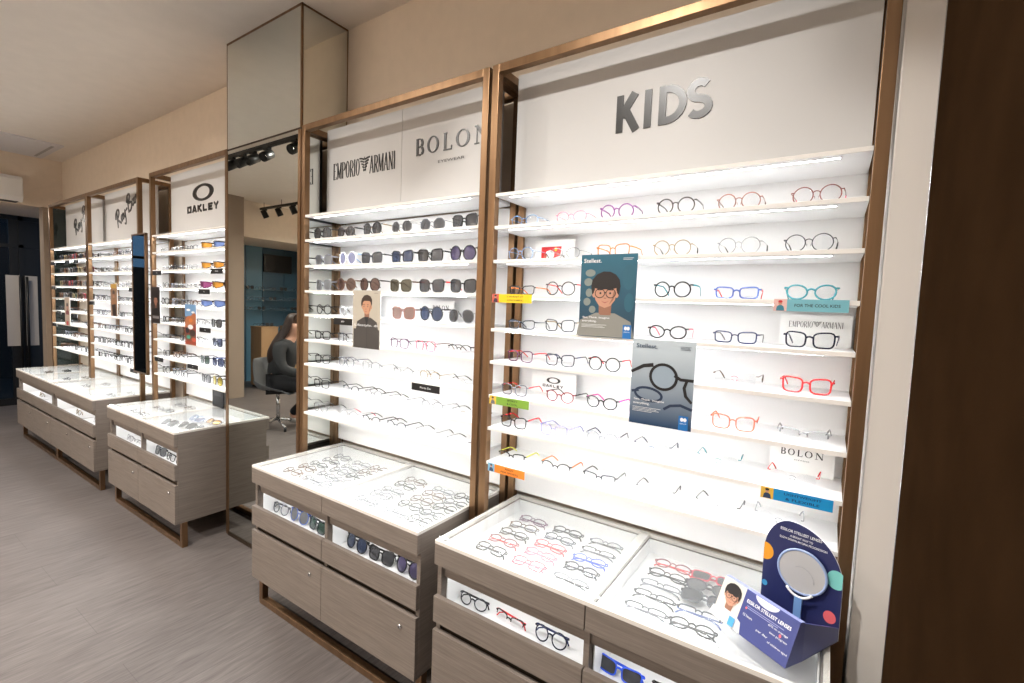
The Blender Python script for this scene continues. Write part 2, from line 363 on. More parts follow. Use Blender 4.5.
def spec_dims(kind, shape, kid):
    a = 0.0258; b = {'round': 0.0238, 'oval': 0.0195, 'square': 0.0208, 'rectangular': 0.0162, 'aviator': 0.0215, 'hexagonal': 0.0215, 'cat-eye': 0.019}[shape]
    if shape == 'round': a = 0.0248
    if kind == 'sun': a *= 1.19; b *= 1.27
    if kid: a *= 0.96; b *= 0.97
    return a, b, (0.0165 if not kid else 0.0155)
def eyewear_parts(kind, shape, fc, tc, lk, style, kid=False, folded=False):
    """mesh builders of one pair: x along its width, front at y=0 looking to -y, arms to +y, standing on z=0"""
    if shape == 'shield': return shield_parts(fc, tc, lk)
    a, b, br = spec_dims(kind, shape, kid)
    r = {'a': 0.0025 if kind == 'sun' else 0.0023, 't': 0.0020, 'm': 0.0014, 'h': 0.0021, 'r': 0.0005}[style]
    fm, tm, lm = frame_mat(fc), frame_mat(tc), lens_mat(lk)
    cx = br / 2 + a; cz = b + r + 0.0005; W = cx + a + 0.005
    wrap = lambda x: 0.0065 * (x / W) ** 2
    front = MB(); lenses = []; arms = []
    for sd in (1, -1):
        ol = [(sd * cx + x, cz + z) for x, z in outline(shape, a, b, sd)]
        p3 = [(x, wrap(x), z) for x, z in ol]
        if style == 'h':
            up = [p for p in p3 if p[2] > cz - b * 0.1]; up.sort(key=lambda p: p[0])
            front.tube(up, r, fm, 6)
        elif style != 'r':
            front.tube(p3, r, fm, 6, closed=True, up=(0, 1, 0))
        lb = MB(); i = lb.pts([(sd * cx, wrap(cx) - 0.0022, cz)] + [(sd * cx + (x - sd * cx) * 0.985, y, z) for x, y, z in p3]); n = len(p3)
        for k in range(n): lb.face((i, i + 1 + k, i + 1 + (k + 1) % n), lm, True)
        lenses.append(lb)
        # end piece and hinge
        zo = cz + b * (0.62 if style != 'm' else 0.45)
        xo = max(p[0] * sd for p in p3 if abs(p[2] - zo) < b * 0.5)
        rr = max(r, 0.0011)
        hook = tm if style == 'r' else fm
        front.tube([(sd * (xo - 0.001), wrap(xo), zo), (sd * (W - 0.001), wrap(W) - 0.0005, zo + 0.0005), (sd * W, wrap(W) + 0.003, zo)], rr * 1.15, hook, 6)
        hx, hy = sd * W, wrap(W) + 0.003
        if style in ('m', 'r'):
            front.tube([(sd * (br / 2 + 0.001), 0.001, cz - b * 0.15), (sd * (br / 2 - 0.003), 0.006, cz - b * 0.1), (sd * (br / 2 - 0.003), 0.007, cz - b * 0.35)], 0.0006, fm, 4)
        am = MB()
        zt = zo
        if folded:
            yy = hy + (0.004 if sd > 0 else 0.0075)
            path = [(hx, hy, zt), (hx - sd * 0.002, yy, zt), (-hx * 0.55, yy + 0.001, zt - 0.002), (-hx * 0.85, yy + 0.001, zt - 0.010), (-hx * 0.98, yy, zt - 0.022)]
        else:
            dn = min(0.028, zt - 0.003)
            path = [(hx, hy, zt), (hx, 0.045, zt + 0.0005), (hx - sd * 0.001, 0.088, zt - 0.001), (hx - sd * 0.003, 0.103, zt - dn * 0.3), (hx - sd * 0.006, 0.117, zt - dn * 0.68), (hx - sd * 0.008, 0.128, zt - dn)]
        if style in ('m', 'r'):
            am.tube(path[:4], 0.0010, fm if style == 'm' else tm, 5); am.tube(path[2:], [0.0014, 0.0020, 0.0024, 0.0019][:len(path) - 2], tm, 6)
        else:
            hh = {'a': 0.0066 if kind == 'sun' else 0.0056, 't': 0.0044, 'h': 0.0046}[style]
            am.tube(path, [1, 0.85, 0.8, 0.85, 0.9, 0.7][:len(path)], tm, flat=(hh, 0.0019))
        arms.append(am)
    zb = cz + b * 0.3
    rb = max(r, 0.0009) * (1.2 if style == 'a' else 1.0)
    front.tube([(-br / 2 - 0.0012, 0, zb - 0.001), (-br * 0.28, -0.0012, zb + 0.0022), (0, -0.0016, zb + 0.003), (br * 0.28, -0.0012, zb + 0.0022), (br / 2 + 0.0012, 0, zb - 0.001)], rb, fm, 6)
    return front, lenses, arms
def shield_parts(fc, tc, lk):
    """one-piece wrap visor for sport"""
    fm, tm, lm = frame_mat(fc), frame_mat(tc), lens_mat(lk)
    W = 0.066; front = MB(); lens = MB(); arms = []
    n = 14; top = []; bot = []
    for k in range(n + 1):
        x = -W + 2 * W * k / n; y = 0.03 * (x / W) ** 2
        u = abs(x) / W
        top.append((x, y, 0.047 - 0.006 * u ** 2)); z0 = 0.003 + 0.012 * max(0, 1 - (u / 0.22) ** 2) + 0.016 * u ** 3
        bot.append((x, y + 0.003, z0))
    i = lens.pts(top); j = lens.pts(bot)
    for k in range(n): lens.face((j + k, j + k + 1, i + k + 1, i + k), lm, True)
    front.tube(top, 0.0042, fm, 6)
    front.tube(bot, 0.0024, fm, 5)
    for sd in (1, -1):
        am = MB(); hx = sd * W
        am.tube([(hx, 0.03, 0.04), (hx, 0.06, 0.04), (hx - sd * 0.004, 0.105, 0.035), (hx - sd * 0.008, 0.135, 0.02)], [1.3, 1.2, 1, 0.7], tm, flat=(0.007, 0.003))
        arms.append(am)
    return front, [lens], arms
CACHE = {}
N_PAIRS = [0]
def pair(spec, label, group, loc, rot=(0, 0, 0), parts=True, kid=False, folded=False):
    shape, fc, tc, lk, style = spec
    kind = 'eye' if lk == 'c' else 'sun'
    name = 'eyeglasses' if kind == 'eye' else 'sunglasses'
    key = (kind, shape, fc, tc, lk, style, kid, folded, parts)
    N_PAIRS[0] += 1
    if key not in CACHE:
        fr, le, ar = eyewear_parts(kind, *spec, kid=kid, folded=folded)
        if parts:
            CACHE[key] = [('front_frame', fr.mesh('front_frame'))] + [('lens', l.mesh('lens')) for l in le] + [('temple_arm', a.mesh('temple_arm')) for a in ar]
        else:
            al = MB()
            for p in [fr] + le + ar:
                o = len(al.v); al.v += p.v
                for f, mi, sm in zip(p.f, p.mi, p.sm): al.f.append(tuple(o + k for k in f)); al.mi.append(al.mat(p.mats[mi])); al.sm.append(sm)
            CACHE[key] = [(name, al.mesh(name))]
    if parts:
        t = bpy.data.objects.new(name, None); t.empty_display_size = 0.02; COL.objects.link(t)
        for n, me in CACHE[key]:
            o = bpy.data.objects.new(n, me); COL.objects.link(o); o.parent = t
    else:
        t = bpy.data.objects.new(name, CACHE[key][0][1]); COL.objects.link(t)
    t.location = loc; t.rotation_euler = rot
    tag(t, label, 'glasses' if kind == 'eye' else 'sunglasses', group)
    return t
STYLE_WORD = {'a': '', 't': '', 'm': 'wire', 'h': 'half-rim', 'r': 'rimless'}
def describe(spec):
    shape, fc, tc, lk, style = spec
    w = STYLE_WORD[style]
    kind = 'eyeglasses' if lk == 'c' else 'sunglasses'
    if style == 'r': return f'{fc} {w} {kind}' + (f' with {tc} arms' if tc != fc else '')
    two = f' with {tc} arms' if tc != fc and len(fc.split()) == 1 and len(tc.split()) == 1 and not w else ''
    return ' '.join(x for x in (fc, w, shape, kind) if x) + two

# ------------------------------------------------------------------ lettering
def arc(cx, cz, rx, rz, a0, a1, n=10):
    return [(cx + rx * math.cos(math.radians(a0 + (a1 - a0) * k / n)), cz + rz * math.sin(math.radians(a0 + (a1 - a0) * k / n))) for k in range(n + 1)]
T, H_ = 'T', 'H'     # thin, heavy
GL = {   # unit glyphs: width 1, height 1, strokes with a weight
 'B': [([(.2, 0), (.2, 1)], H_), ([(.05, .02), (.5, .02)] + arc(.5, .26, .42, .24, -90, 90, 8) + [(.2, .5)], T), ([(.2, .5), (.48, .5)] + arc(.48, .74, .36, .24, -90, 90, 8) + [(.05, .98)], T), (arc(.5, .26, .42, .24, -50, 50, 6), H_), (arc(.48, .74, .36, .24, -50, 50, 6), H_)],
 'L': [([(.22, 0), (.22, 1)], H_), ([(.04, .98), (.42, .98)], T), ([(.04, .02), (.9, .02), (.94, .24)], T)],
 'N': [([(.16, 0), (.16, 1)], T), ([(.88, 0), (.88, 1)], T), ([(.14, 1), (.88, 0)], H_), ([(.0, .02), (.32, .02)], T), ([(.72, .98), (1.02, .98)], T), ([(.0, .98), (.2, .98)], T)],
 'E': [([(.2, 0), (.2, 1)], H_), ([(.05, .02), (.88, .02), (.9, .16)], T), ([(.2, .52), (.7, .52)], T), ([(.05, .98), (.84, .98), (.86, .84)], T)],
 'M': [([(.1, 0), (.1, 1)], T), ([(.1, 1), (.48, .05)], H_), ([(.48, .05), (.86, 1)], T), ([(.88, 0), (.88, 1)], H_)],
 'P': [([(.2, 0), (.2, 1)], H_), ([(.2, .98), (.5, .98)] + arc(.5, .73, .4, .25, 90, -90, 8) + [(.2, .48)], T), (arc(.5, .73, .4, .25, 55, -55, 6), H_)],
 'R': [([(.2, 0), (.2, 1)], H_), ([(.2, .98), (.5, .98)] + arc(.5, .73, .38, .25, 90, -90, 8) + [(.2, .48)], T), (arc(.5, .73, .38, .25, 55, -55, 6), H_), ([(.5, .48), (.95, 0)], H_)],
 'I': [([(.5, 0), (.5, 1)], H_), ([(.3, .02), (.7, .02)], T), ([(.3, .98), (.7, .98)], T)],
 'A': [([(.06, 0), (.5, 1)], T), ([(.5, 1), (.94, 0)], H_), ([(.2, .34), (.78, .34)], T)],
}
def oval_letter(b, x, z, w, h, thin, heavy, y0, y1, m):
    n = 32; cx, cz = x + w / 2, z + h / 2
    o = [(cx + w / 2 * math.cos(2 * PI * k / n), cz + h / 2 * math.sin(2 * PI * k / n)) for k in range(n)]
    i = [(cx + (w / 2 - heavy) * math.cos(2 * PI * k / n), cz + (h / 2 - thin) * math.sin(2 * PI * k / n)) for k in range(n)]
    b.ring2(o, i, y0, y1, m)
def glyph(b, ch, x, z, w, h, thin, heavy, y0, y1, m):
    if ch == 'O': return oval_letter(b, x, z, w, h, thin, heavy, y0, y1, m)
    for pts, k in GL[ch]:
        b.ribbon([(x + px * w, z + pz * h) for px, pz in pts], heavy if k == H_ else thin, y0, y1, m)
def kids_letters(b, x0, x1, z0, z1, y0, y1, m):
    s = (x1 - x0) / 0.314; h = z1 - z0; t = 0.0245 * s
    X = lambda v: x0 + v * s
    b.ribbon([(X(.0125), z0), (X(.0125), z1)], t, y0, y1, m)                                   # K
    b.ribbon([(X(.018), z0 + h * .42), (X(.066), z1)], t * 1.15, y0, y1 + .0002, m)
    b.ribbon([(X(.032), z0 + h * .60), (X(.074), z0)], t * 1.15, y0, y1 + .0004, m)
    b.ribbon([(X(.113), z0), (X(.113), z1)], t, y0, y1, m)                                     # I
    d = [(X(.163), z0 + t / 2), (X(.163), z1 - t / 2)] + arc(X(.178), (z0 + z1) / 2, .052 * s, h / 2 - t / 2, 90, -90, 14) + [(X(.163), z0 + t / 2)]
    b.ribbon(d[:-1], t, y0, y1, m, closed=True)                                                # D
    q = h / 4 - t * .27
    S1 = arc(X(.281), z1 - t / 2 - q, .027 * s, q, 35, 270, 12); S2 = arc(X(.281), z0 + t / 2 + q, .030 * s, q, 90, -145, 12)
    b.ribbon(S1 + S2[1:], t, y0, y1, m)
def armani(b, x0, x1, z0, z1, y0, y1, m):
    seq = ['E', 'M', 'P', 'O', 'R', 'I', 'O', '*', 'A', 'R', 'M', 'A', 'N', 'I']
    wd = {'I': .5, 'M': 1.25, '*': 2.3, 'N': 1.1}
    tot = sum(wd.get(c, 1.0) for c in seq); u = (x1 - x0) / tot; x = x0; h = z1 - z0
    for c in seq:
        w = u * wd.get(c, 1.0)
        if c == '*':        # spread wings over a striped tail
            cx = x + w / 2
            for k in range(5):
                zz = z1 - h * (.02 + .17 * k); ww = w * (.52 - .1 * k)
                for sd in (1, -1):
                    b.ribbon([(cx + sd * w * .05, zz - h * .09), (cx + sd * ww * .6, zz - h * .02), (cx + sd * ww, zz)], h * .085, y0, y1, m)
            b.ellipse(cx, z1 - h * .05, w * .05, h * .09, y0, m)
        else: glyph(b, c, x + u * .06, z0, w - u * .14, h, u * .05, u * .17, y0, y1, m)
        x += w
def bolon(b, x0, x1, z0, z1, y0, y1, m, sub=True):
    u = (x1 - x0) / 5.0; h = z1 - z0
    for k, c in enumerate('BOLON'):
        w = (x1 - x0) * (.115, .165, .125, .18, .19)[k]
        glyph(b, c, x0 + (x1 - x0) * (0, .168, .395, .569, .81)[k], z0, w, h, h * .065, h * .17, y0, y1, m)
    if sub: b.text('EYEWEAR', (x0 + x1) / 2 + u * .06, z0 - h * .6, h * .16, y0, m, width=(x1 - x0) * .36)
def oakley(b, x0, x1, z0, z1, y0, y1, m):
    cx = (x0 + x1) / 2; W = x1 - x0; h = z1 - z0
    n = 40; rz = h * .31; cz = z1 - rz; rx = W * .325
    o = [(cx + rx * math.cos(2 * PI * k / n), cz + rz * math.sin(2 * PI * k / n)) for k in range(n)]
    i = [(cx + rx * .64 * math.cos(2 * PI * k / n), cz + rz * .72 * math.sin(2 * PI * k / n)) for k in range(n)]
    b.ring2(o, i, y0, y1, m)
    lh = h * .25; t = lh * .3; u = W / 6.0
    def st(pts, x): b.ribbon([(x + px * u * .74, z0 + pz * lh) for px, pz in pts], t, y0, y1, m)
    x = x0
    st([(.1, .12), (.1, .88), (.9, .88), (.9, .12), (.1, .12), (.1, .5)], x); x += u
    st([(0.02, 0), (.42, .92), (.58, .92), (.98, 0)], x); st([(.25, .28), (.75, .28)], x); x += u
    st([(.1, 0), (.1, 1)], x); st([(.12, .5), (.9, 1)], x); st([(.3, .6), (.95, 0)], x); x += u
    st([(.1, 1), (.1, .12), (.9, .12)], x); x += u
    st([(.95, .88), (.1, .88), (.1, .12), (.95, .12)], x); st([(.1, .5), (.85, .5)], x); x += u
    st([(.02, 1), (.5, .5), (.98, 1)], x); st([(.5, .5), (.5, 0)], x)
def script_sign(b, x0, z0, ux, uz, ang, y0, y1, m):
    """slanted handwriting reading Ray-Ban"""
    P = [([(.30, 1.02), (.22, .6), (.1, -.05)], 1), ([(-.05, .62), (.1, .95), (.4, 1.08), (.62, .95), (.55, .7), (.24, .5), (.45, .25), (.72, -.02)], 1.25),
         ([(1.06, .38), (.9, .42), (.8, .22), (.88, .04), (1.02, .14), (1.1, .4), (1.08, .1), (1.2, .03)], .9), ([(1.25, .42), (1.28, .12), (1.4, .1), (1.52, .42), (1.5, -.1), (1.36, -.42), (1.2, -.3)], .9),
         ([(1.66, .34), (1.94, .38)], .9), ([(2.22, 1.02), (2.16, .6), (2.08, -.04)], 1), ([(1.98, .7), (2.16, 1.0), (2.46, 1.06), (2.6, .84), (2.26, .54), (2.62, .42), (2.62, .12), (2.36, -.02), (2.1, .04)], 1.2),
         ([(3.02, .38), (2.86, .42), (2.76, .22), (2.84, .04), (2.98, .14), (3.06, .4), (3.05, .1), (3.16, .04)], .9), ([(3.24, .42), (3.24, .03), (3.3, .3), (3.44, .42), (3.5, .3), (3.5, .06), (3.62, .06)], .9)]
    c, s = math.cos(ang), math.sin(ang)
    def sm(pts):
        out = []
        for k in range(len(pts) - 1):
            p0, p1, p2, p3 = pts[max(k - 1, 0)], pts[k], pts[k + 1], pts[min(k + 2, len(pts) - 1)]
            for j in range(4):
                t = j / 4
                out.append(tuple(0.5 * (2 * p1[i] + (p2[i] - p0[i]) * t + (2 * p0[i] - 5 * p1[i] + 4 * p2[i] - p3[i]) * t * t + (3 * p1[i] - p0[i] - 3 * p2[i] + p3[i]) * t ** 3) for i in (0, 1)))
        return out + [pts[-1]]
    for pts, w in P:
        b.ribbon([(x0 + c * px * ux - s * pz * uz, z0 + s * px * ux + c * pz * uz) for px, pz in sm(pts)], w * .016, y0, y1, m)
# ------------------------------------------------------------------ the room
CEIL = 3.024
def build_room():
    struct(boxobj('floor', (-7.75, 1.7, -4.3, 1.3, -0.05, 0.0), M['floor']))
    struct(boxobj('ceiling', (-7.9, 1.7, -4.3, 1.3, CEIL, CEIL + 0.06), M['ceil']))
    struct(boxobj('wall_back', (-6.6, 1.7, 0.279, 0.36, 0, CEIL), M['wall']))
    struct(boxobj('wall_rear', (-7.75, 1.7, -4.3, -4.2, 0, CEIL), M['wall']))
    struct(boxobj('wall_right', (1.25, 1.33, -4.2, -0.257, 0, CEIL), M['brown']))
    b = MB(); b.tube([(1.257, -0.25, 0), (1.257, -0.25, CEIL)], 0.0075, M['chrome'], 10)
    struct(b.build('trim_1'))
    struct(boxobj('wall_return', (1.207, 1.68, 0.008, 0.279, 0, CEIL), MATS['return_paint'], bevel=0.004))
    struct(boxobj('wall_corner', (1.66, 1.7, -4.2, 0.0, 0, CEIL), M['wall']))
    # soffit over the shop entrance
    struct(boxobj('wall_left', (-7.9, -6.5, -4.2, 1.2, 2.47, CEIL), M['wall']))
    struct(boxobj('wall_vestibule', (-7.75, -6.6, 1.2, 1.3, 0, CEIL), M['pillar']))
    struct(boxobj('wall_pilaster', (-6.62, -6.46, 0.098, 0.279, 0, 2.47), M['pillar']))
    struct(boxobj('wall_pillar', (-6.74, -6.3, -2.262, -1.86, 0, CEIL), M['pillar']))
    # glazed entrance: black frame, two leaves
    d = tag(bpy.data.objects.new('door_1', None), 'glazed shop entrance door with black frame', 'door'); COL.objects.link(d); struct(d)
    X = -7.75
    boxobj('leaf_stile', (X - .02, X + .02, .03, .36, .09, 2.41), M['blackmetal'], d); boxobj('pale_panel', (X + .0205, X + .028, -.01, .285, .78, 1.70), MATS['pale_panel_paint'], d)['label'] = 'pale panel on the door'  # wide black stile, with a pale panel flat against it
    fr = MB()
    for y in (-1.86, -0.9, 0.142, 1.15): fr.box(X - .03, X + .03, y - .025, y + .025, 0, 2.47, M['blackmetal'])
    fr.box(X - .03, X + .03, -1.9, 1.2, 2.41, 2.47, M['blackmetal']); fr.box(X - .03, X + .03, -1.9, 1.2, 0, 0.09, M['blackmetal'])
    fr.box(X - .03, X + .03, -1.9, 1.2, 2.06, 2.10, M['blackmetal'])
    fr.build('door_frame', d)
    boxobj('glass_pane', (X - .004, X + .004, -1.9, 1.2, 0.09, 2.41), M['doorglass'], d)
    for y in (0.115, 0.178):
        h = MB(); h.tube([(X + .075, y, 0.50), (X + .075, y, 1.69)], 0.014, M['blackmetal'], 8)
        for z in (0.6, 1.58): h.tube([(X, y, z), (X + .075, y, z)], 0.008, M['blackmetal'], 6)
        h.build('door_handle', d)
    # blue display wall in the corner, seen in the tall mirror
    w = MB()
    ys = [-4.2, -3.72, -3.3, -3.0, -2.62, -2.262]
    for k in range(5):
        w.box(-7.75, -7.7, ys[k] + .004, ys[k + 1] - .004, 0, 2.47, [M['bluepanel2'], M['bluepanel2'], M['bluepanel'], M['bluepanel2'], M['bluepanel']][k])
    struct(w.build('wall_display'))
    struct(boxobj('trim_2', (-7.75, -7.68, -2.27, -1.9, 0, 2.47), M['pillar']))
    # outside
    struct(boxobj('ground_outside', (-16, -7.75, -8, 5, -0.06, -0.005), M['ground']))
    struct(boxobj('wall_opposite', (-10.7, -10.5, -3.4, -0.85, 0, 2.06), M['facade']))
    struct(boxobj('wall_across', (-10.7, -10.5, -0.85, 5, 0, 3.4), M['facade']))
    ln = MB(); ln.box(-8.04, -7.97, -1.5, 1.2, -0.006, -0.003, M['yellow'])
    tag(ln.build('floor_marking'), 'yellow line on the ground outside the entrance door', 'line')
    # ceiling grille and air conditioner
    v = thing('ceiling_panel', 'pale square air panel set in the ceiling near the far corner', 'panel', (-6.03, -0.33, CEIL))
    b = MB(); b.box(-.42, .42, -.43, .43, -.016, 0.0, MATS['vent_paint'])
    b.build('panel_face', v, bevel=.004)
    b = MB()
    for k in (-1, 1): b.box(-.33, .33, k * .36 - .012, k * .36 + .012, -.019, -.0155, MATS['slot_paint'])
    b.build('air_slot', v)
    a = thing('air_conditioner', 'white wall air conditioner above the entrance door', 'air conditioner', (-6.5, -0.5, 2.47))
    b = MB(); b.prism([(0, .02), (.16, 0), (.2, .05), (.2, .24), (.17, .275), (0, .275)], -.415, .415, M['acwhite'])
    b.build('housing', a, bevel=.006)
    b = MB(); b.box(.05, .165, -.38, .38, -.003, .003, M['darkgrey']); b.T = Matrix.Identity(4); b.build('louvre', a, (0, 0, .004))
def mats_room():
    pbr('return_paint', RETURNC, 0.45)
    pbr('pale_panel_paint', (0.5, 0.46, 0.42), 0.6)
    pbr('vent_paint', (0.7, 0.68, 0.69), 0.6); pbr('slot_paint', (0.4, 0.39, 0.39), 0.6)

# ------------------------------------------------------------------ mirrored column
def build_column():
    x0, x1 = -1.994, -1.2225
    struct(boxobj('wall_column', (x0 + .004, x1 - .005, 0.008, 0.279, 0, CEIL), M['wall']))
    lo = thing('wall_mirror', 'tall lower mirror sheet on the front of the column between two display frames', 'mirror', ((x0 + x1) / 2, 0.004, 0))
    w = (x1 - x0) / 2
    b = MB(); b.box(-w + .005, w - .024, -.004, .003, .025, 2.398, M['mirror']); b.build('mirror_sheet', lo)
    b = MB(); b.box(-w, -w + .005, -.006, .003, 0, 2.398, M['bronze']); b.box(w - .024, w, -.008, .003, 0, 2.398, M['bronze']); b.box(-w, w, -.007, .003, 0, .025, M['recess']); b.build('edge_trim', lo)
    up = thing('wall_mirror', 'upper mirror sheet on the column front, reaching the ceiling', 'mirror', ((x0 + x1) / 2, 0.004, 2.404))
    b = MB(); b.box(-w + .004, w - .012, -.004, .003, .004, CEIL - 2.404 - .012, M['mirror']); b.build('mirror_sheet', up)
    b = MB(); b.box(-w, -w + .004, -.005, .003, 0, .62, M['bronze']); b.box(w - .012, w, -.005, .003, 0, .62, M['bronze']); b.box(-w, w, -.005, .003, -.004, .004, M['recess']); b.box(-w, w, -.005, .003, .608, .62, M['bronze']); b.build('edge_trim', up)
    sd = thing('wall_mirror', 'mirror sheet on the right flank of the column', 'mirror', (x1, 0.15, 0))
    b = MB(); b.box(-.005, -.001, -.14, .128, .01, CEIL - .012, M['mirror']); b.build('mirror_sheet', sd)
    b = MB(); b.box(-.005, -.0008, -.14, .128, CEIL - .012, CEIL - .001, M['bronze']); b.box(-.005, -.0005, .122, .128, .01, CEIL - .012, M['bronze']); b.build('edge_trim', sd)
    # slim mirror between the frames further along
    s = thing('slim_mirror', 'narrow upright mirror hung in the gap between two display frames left of the column', 'mirror', (-3.33, -0.012, 0.9))
    b = MB(); b.box(-.118, .118, -.008, .0, .012, 1.066, M['mirror']); b.build('mirror_sheet', s)
    b = MB()
    for q in ((-.13, -.118, 0, 1.078), (.118, .13, 0, 1.078), (-.13, .13, 0, .012), (-.13, .13, 1.066, 1.078)): b.box(q[0], q[1], -.01, .010, q[2], q[3], M['bronze'])
    b.build('mirror_frame', s)

# ------------------------------------------------------------------ display frames
SHELF_Z = [1.824, 1.697, 1.567, 1.437, 1.312, 1.180, 1.053, 0.918]
SHELF_L = [1.833, 1.700, 1.570, 1.446, 1.313, 1.186, 1.055, 0.925]
H = 2.415
def build_bay(x0, x1, label, boards, lo_left=0.0, lo_right=0.0, end_glass=False):
    w = x1 - x0; p = 0.03
    r = thing('shelving_unit', label, 'shelving', (x0, 0, 0), 0, 'bronze framed shelving along the wall')
    for (xa, za) in ((0, lo_left), (w - p, lo_right)):
        for ya in (0.0, 0.21):
            b = MB(); b.box(xa, xa + p, ya, ya + p, za, H, M['bronze']); b.build('post', r, bevel=.0015)
    for (xa, xb, ya, yb) in ((p, w - p, 0, p), (p, w - p, .21, .24), (0, p, p, .21), (w - p, w, p, .21)):
        b = MB(); b.box(xa, xb, ya, yb, H - p, H, M['bronze']); b.build('top_rail', r, bevel=.0015)
    b = MB()
    if end_glass:
        b.box(p + .30, w - p, .222, .238, .735, 1.94, M['white']); b.box(p, p + .30, .222, .238, .735, 1.94, MATS['tan_panel'])
    else: b.box(p, w - p, .222, .238, .735, 1.94, M['white'])
    b.build('back_panel', r)
    if end_glass:
        b = MB(); b.box(.011, .018, p, .21, .72, H - p, M['sideglass']); b.build('side_glass', r)['label'] = 'dark green tinted glass side'
    for k, z in enumerate(([1.945] + SHELF_Z) if x0 >= 0 else ([1.959] + SHELF_L)):
        b = MB(); b.box(p + .001, w - p - .001, .004, .222, z - .0125, z, M['white'], mfront=MATS['shelf_edge'])
        sh = b.build('shelf', r, bevel=.001)
        b = MB(); b.box(p + .05, w - p - .065, .022, .034, z - .0145, z - .0125, M['white']); 
        b.poly([(p + .053, .0235, z - .0147), (p + .053, .0325, z - .0147), (w - p - .068, .0325, z - .0147), (w - p - .068, .0235, z - .0147)], M['led'])
        if k < 8 or True: b.build('light_strip', sh)
    n = len(boards); seg = (w - 2 * p) / n
    for k, fn in enumerate(boards):
        b = MB(); b.box(p + seg * k + .0008, p + seg * (k + 1) - .0008, (.13), .146, 1.9455 if x0 >= 0 else 1.9595, 2.425, M['board'])
        sp = b.build('sign_panel', r, bevel=.001)
        lb = MB(); lb.T = Matrix.Translation((-x0, 0, 0)); fn(lb, .127, .1302, M['letter']); lb.build('lettering', sp)['label'] = 'black lettering'
    return r
def build_cabinet(x0, x1, label, split=True):
    w = x1 - x0; P = 0.284; hw = w / 2
    r = thing('display_cabinet', label, 'cabinet', (x0, 0, 0), 0, 'oak display cabinets along the wall')
    b = MB()
    for xa in (0, w - .018): b.box(xa, xa + .018, -P + .0185, .24, .155, .70, M['oak'])
    b.box(.018, w - .018, -P + .0185, .24, .155, .173, M['oak']); b.box(.018, w - .018, .222, .24, .173, .70, M['oak'])
    b.box(.018, w - .018, -.25, .222, .636, .648, M['oak']); b.box(.018, w - .018, -.252, -.238, .575, .636, M['oak'])
    if split: b.box(hw - .009, hw + .009, -.262, .2, .173, .636, M['oak'])
    b.build('carcass', r, bevel=.001)
    b = MB(); b.box(.002, w - .002, -.252, -.242, .38, .43, M['recess']); b.build('recess_strip', r)  # dark bronze strip set back between drawers and doors
    b = MB()
    e = .013
    b.box(0, w, -P, -P + e, .7005, .7135, M['rim']); b.box(0, w, .228, .24, .7005, .7135, M['rim'])
    b.box(0, e, -P + e, .228, .7005, .7135, M['rim']); b.box(w - e, w, -P + e, .228, .7005, .7135, M['rim']); b.box(hw - .016, hw + .016, -P + e, .228, .7005, .7135, M['rim'])
    b.build('top_frame', r, bevel=.001)
    b = MB(); b.box(.003, w - .003, -P + .003, .238, .7138, .7178, M['lid']); b.build('glass_top', r)['label'] = 'clear glass lid'
    for k in (0, 1):
        xa = k * hw + .0014 * k; xb = (k + 1) * hw - .0014 * (1 - k)
        b = MB(); b.box(xa, xb, -P, -P + .018, .627, .7002, M['oak']); b.build('tray_front', r, bevel=.0012)
        ia, ib = (xa + .02, xb - .018) if k == 0 else (xa + .018, xb - .02)
        t = MB(); t.box(ia, ib, -.262, .22, .6485, .6525, M['white'])
        for q in ((ia, ia + .004, -.262, .22), (ib - .004, ib, -.262, .22), (ia, ib, -.262, -.258), (ia, ib, .216, .22)): t.box(q[0], q[1], q[2], q[3], .6525, .700, M['white'])
        t.build('tray', r)
        dw = MB(); dw.box(xa, xb, -P, -P + .018, .421, .513, M['oak']); d = dw.build('drawer', r, bevel=.0012)
        l = MB(); ja, jb = (xa + .021, xb - .012) if k == 0 else (xa + .012, xb - .021)
        l.box(ja, jb, -.2655, -.04, .458, .464, M['white']); l.box(ja, jb, -.046, -.04, .464, .632, M['white'])
        for q in ((ja, jb - .004) if split else ((ja,) if k == 0 else (jb - .004,))): l.box(q, q + .004, -.24, -.046, .464, .632, M['white'])
        l.build('liner', d)
        s = MB(); s.box(ja + .02, jb - .02, -.236, -.222, .628, .6355, M['white'])
        s.poly([(ja + .022, -.235, .6277), (ja + .022, -.223, .6277), (jb - .022, -.223, .6277), (jb - .022, -.235, .6277)], M['led_drawer'])
        s.build('light_strip', r)
        dm = MB(); dm.box(xa, xb, -P, -P + .018, .155, .393, M['oak']); dr = dm.build('door', r, bevel=.0012)
        lk = MB(); lk.T = Matrix.Translation((xa + (xb - xa) * .86, -P, .335)); lk.lathe([(.0095, 0), (.0095, -.004), (.0075, -.006), (.003, -.0062)], M['chrome'], 16, 'y'); lk.box(-.0012, .0012, -.0066, -.0055, -.005, .005, M['black'])
        lk.build('lock', dr)['label'] = 'small round metal lock'
    b = MB(); g = .03
    for ya in (-P + .037, .19):
        for xa in (0, w - g): b.box(xa, xa + g, ya, ya + g, g, .155, M['bronze'])
        b.box(0, w, ya, ya + g, 0, g, M['bronze'])
    b.build('base_frame', r, bevel=.001)
    return r

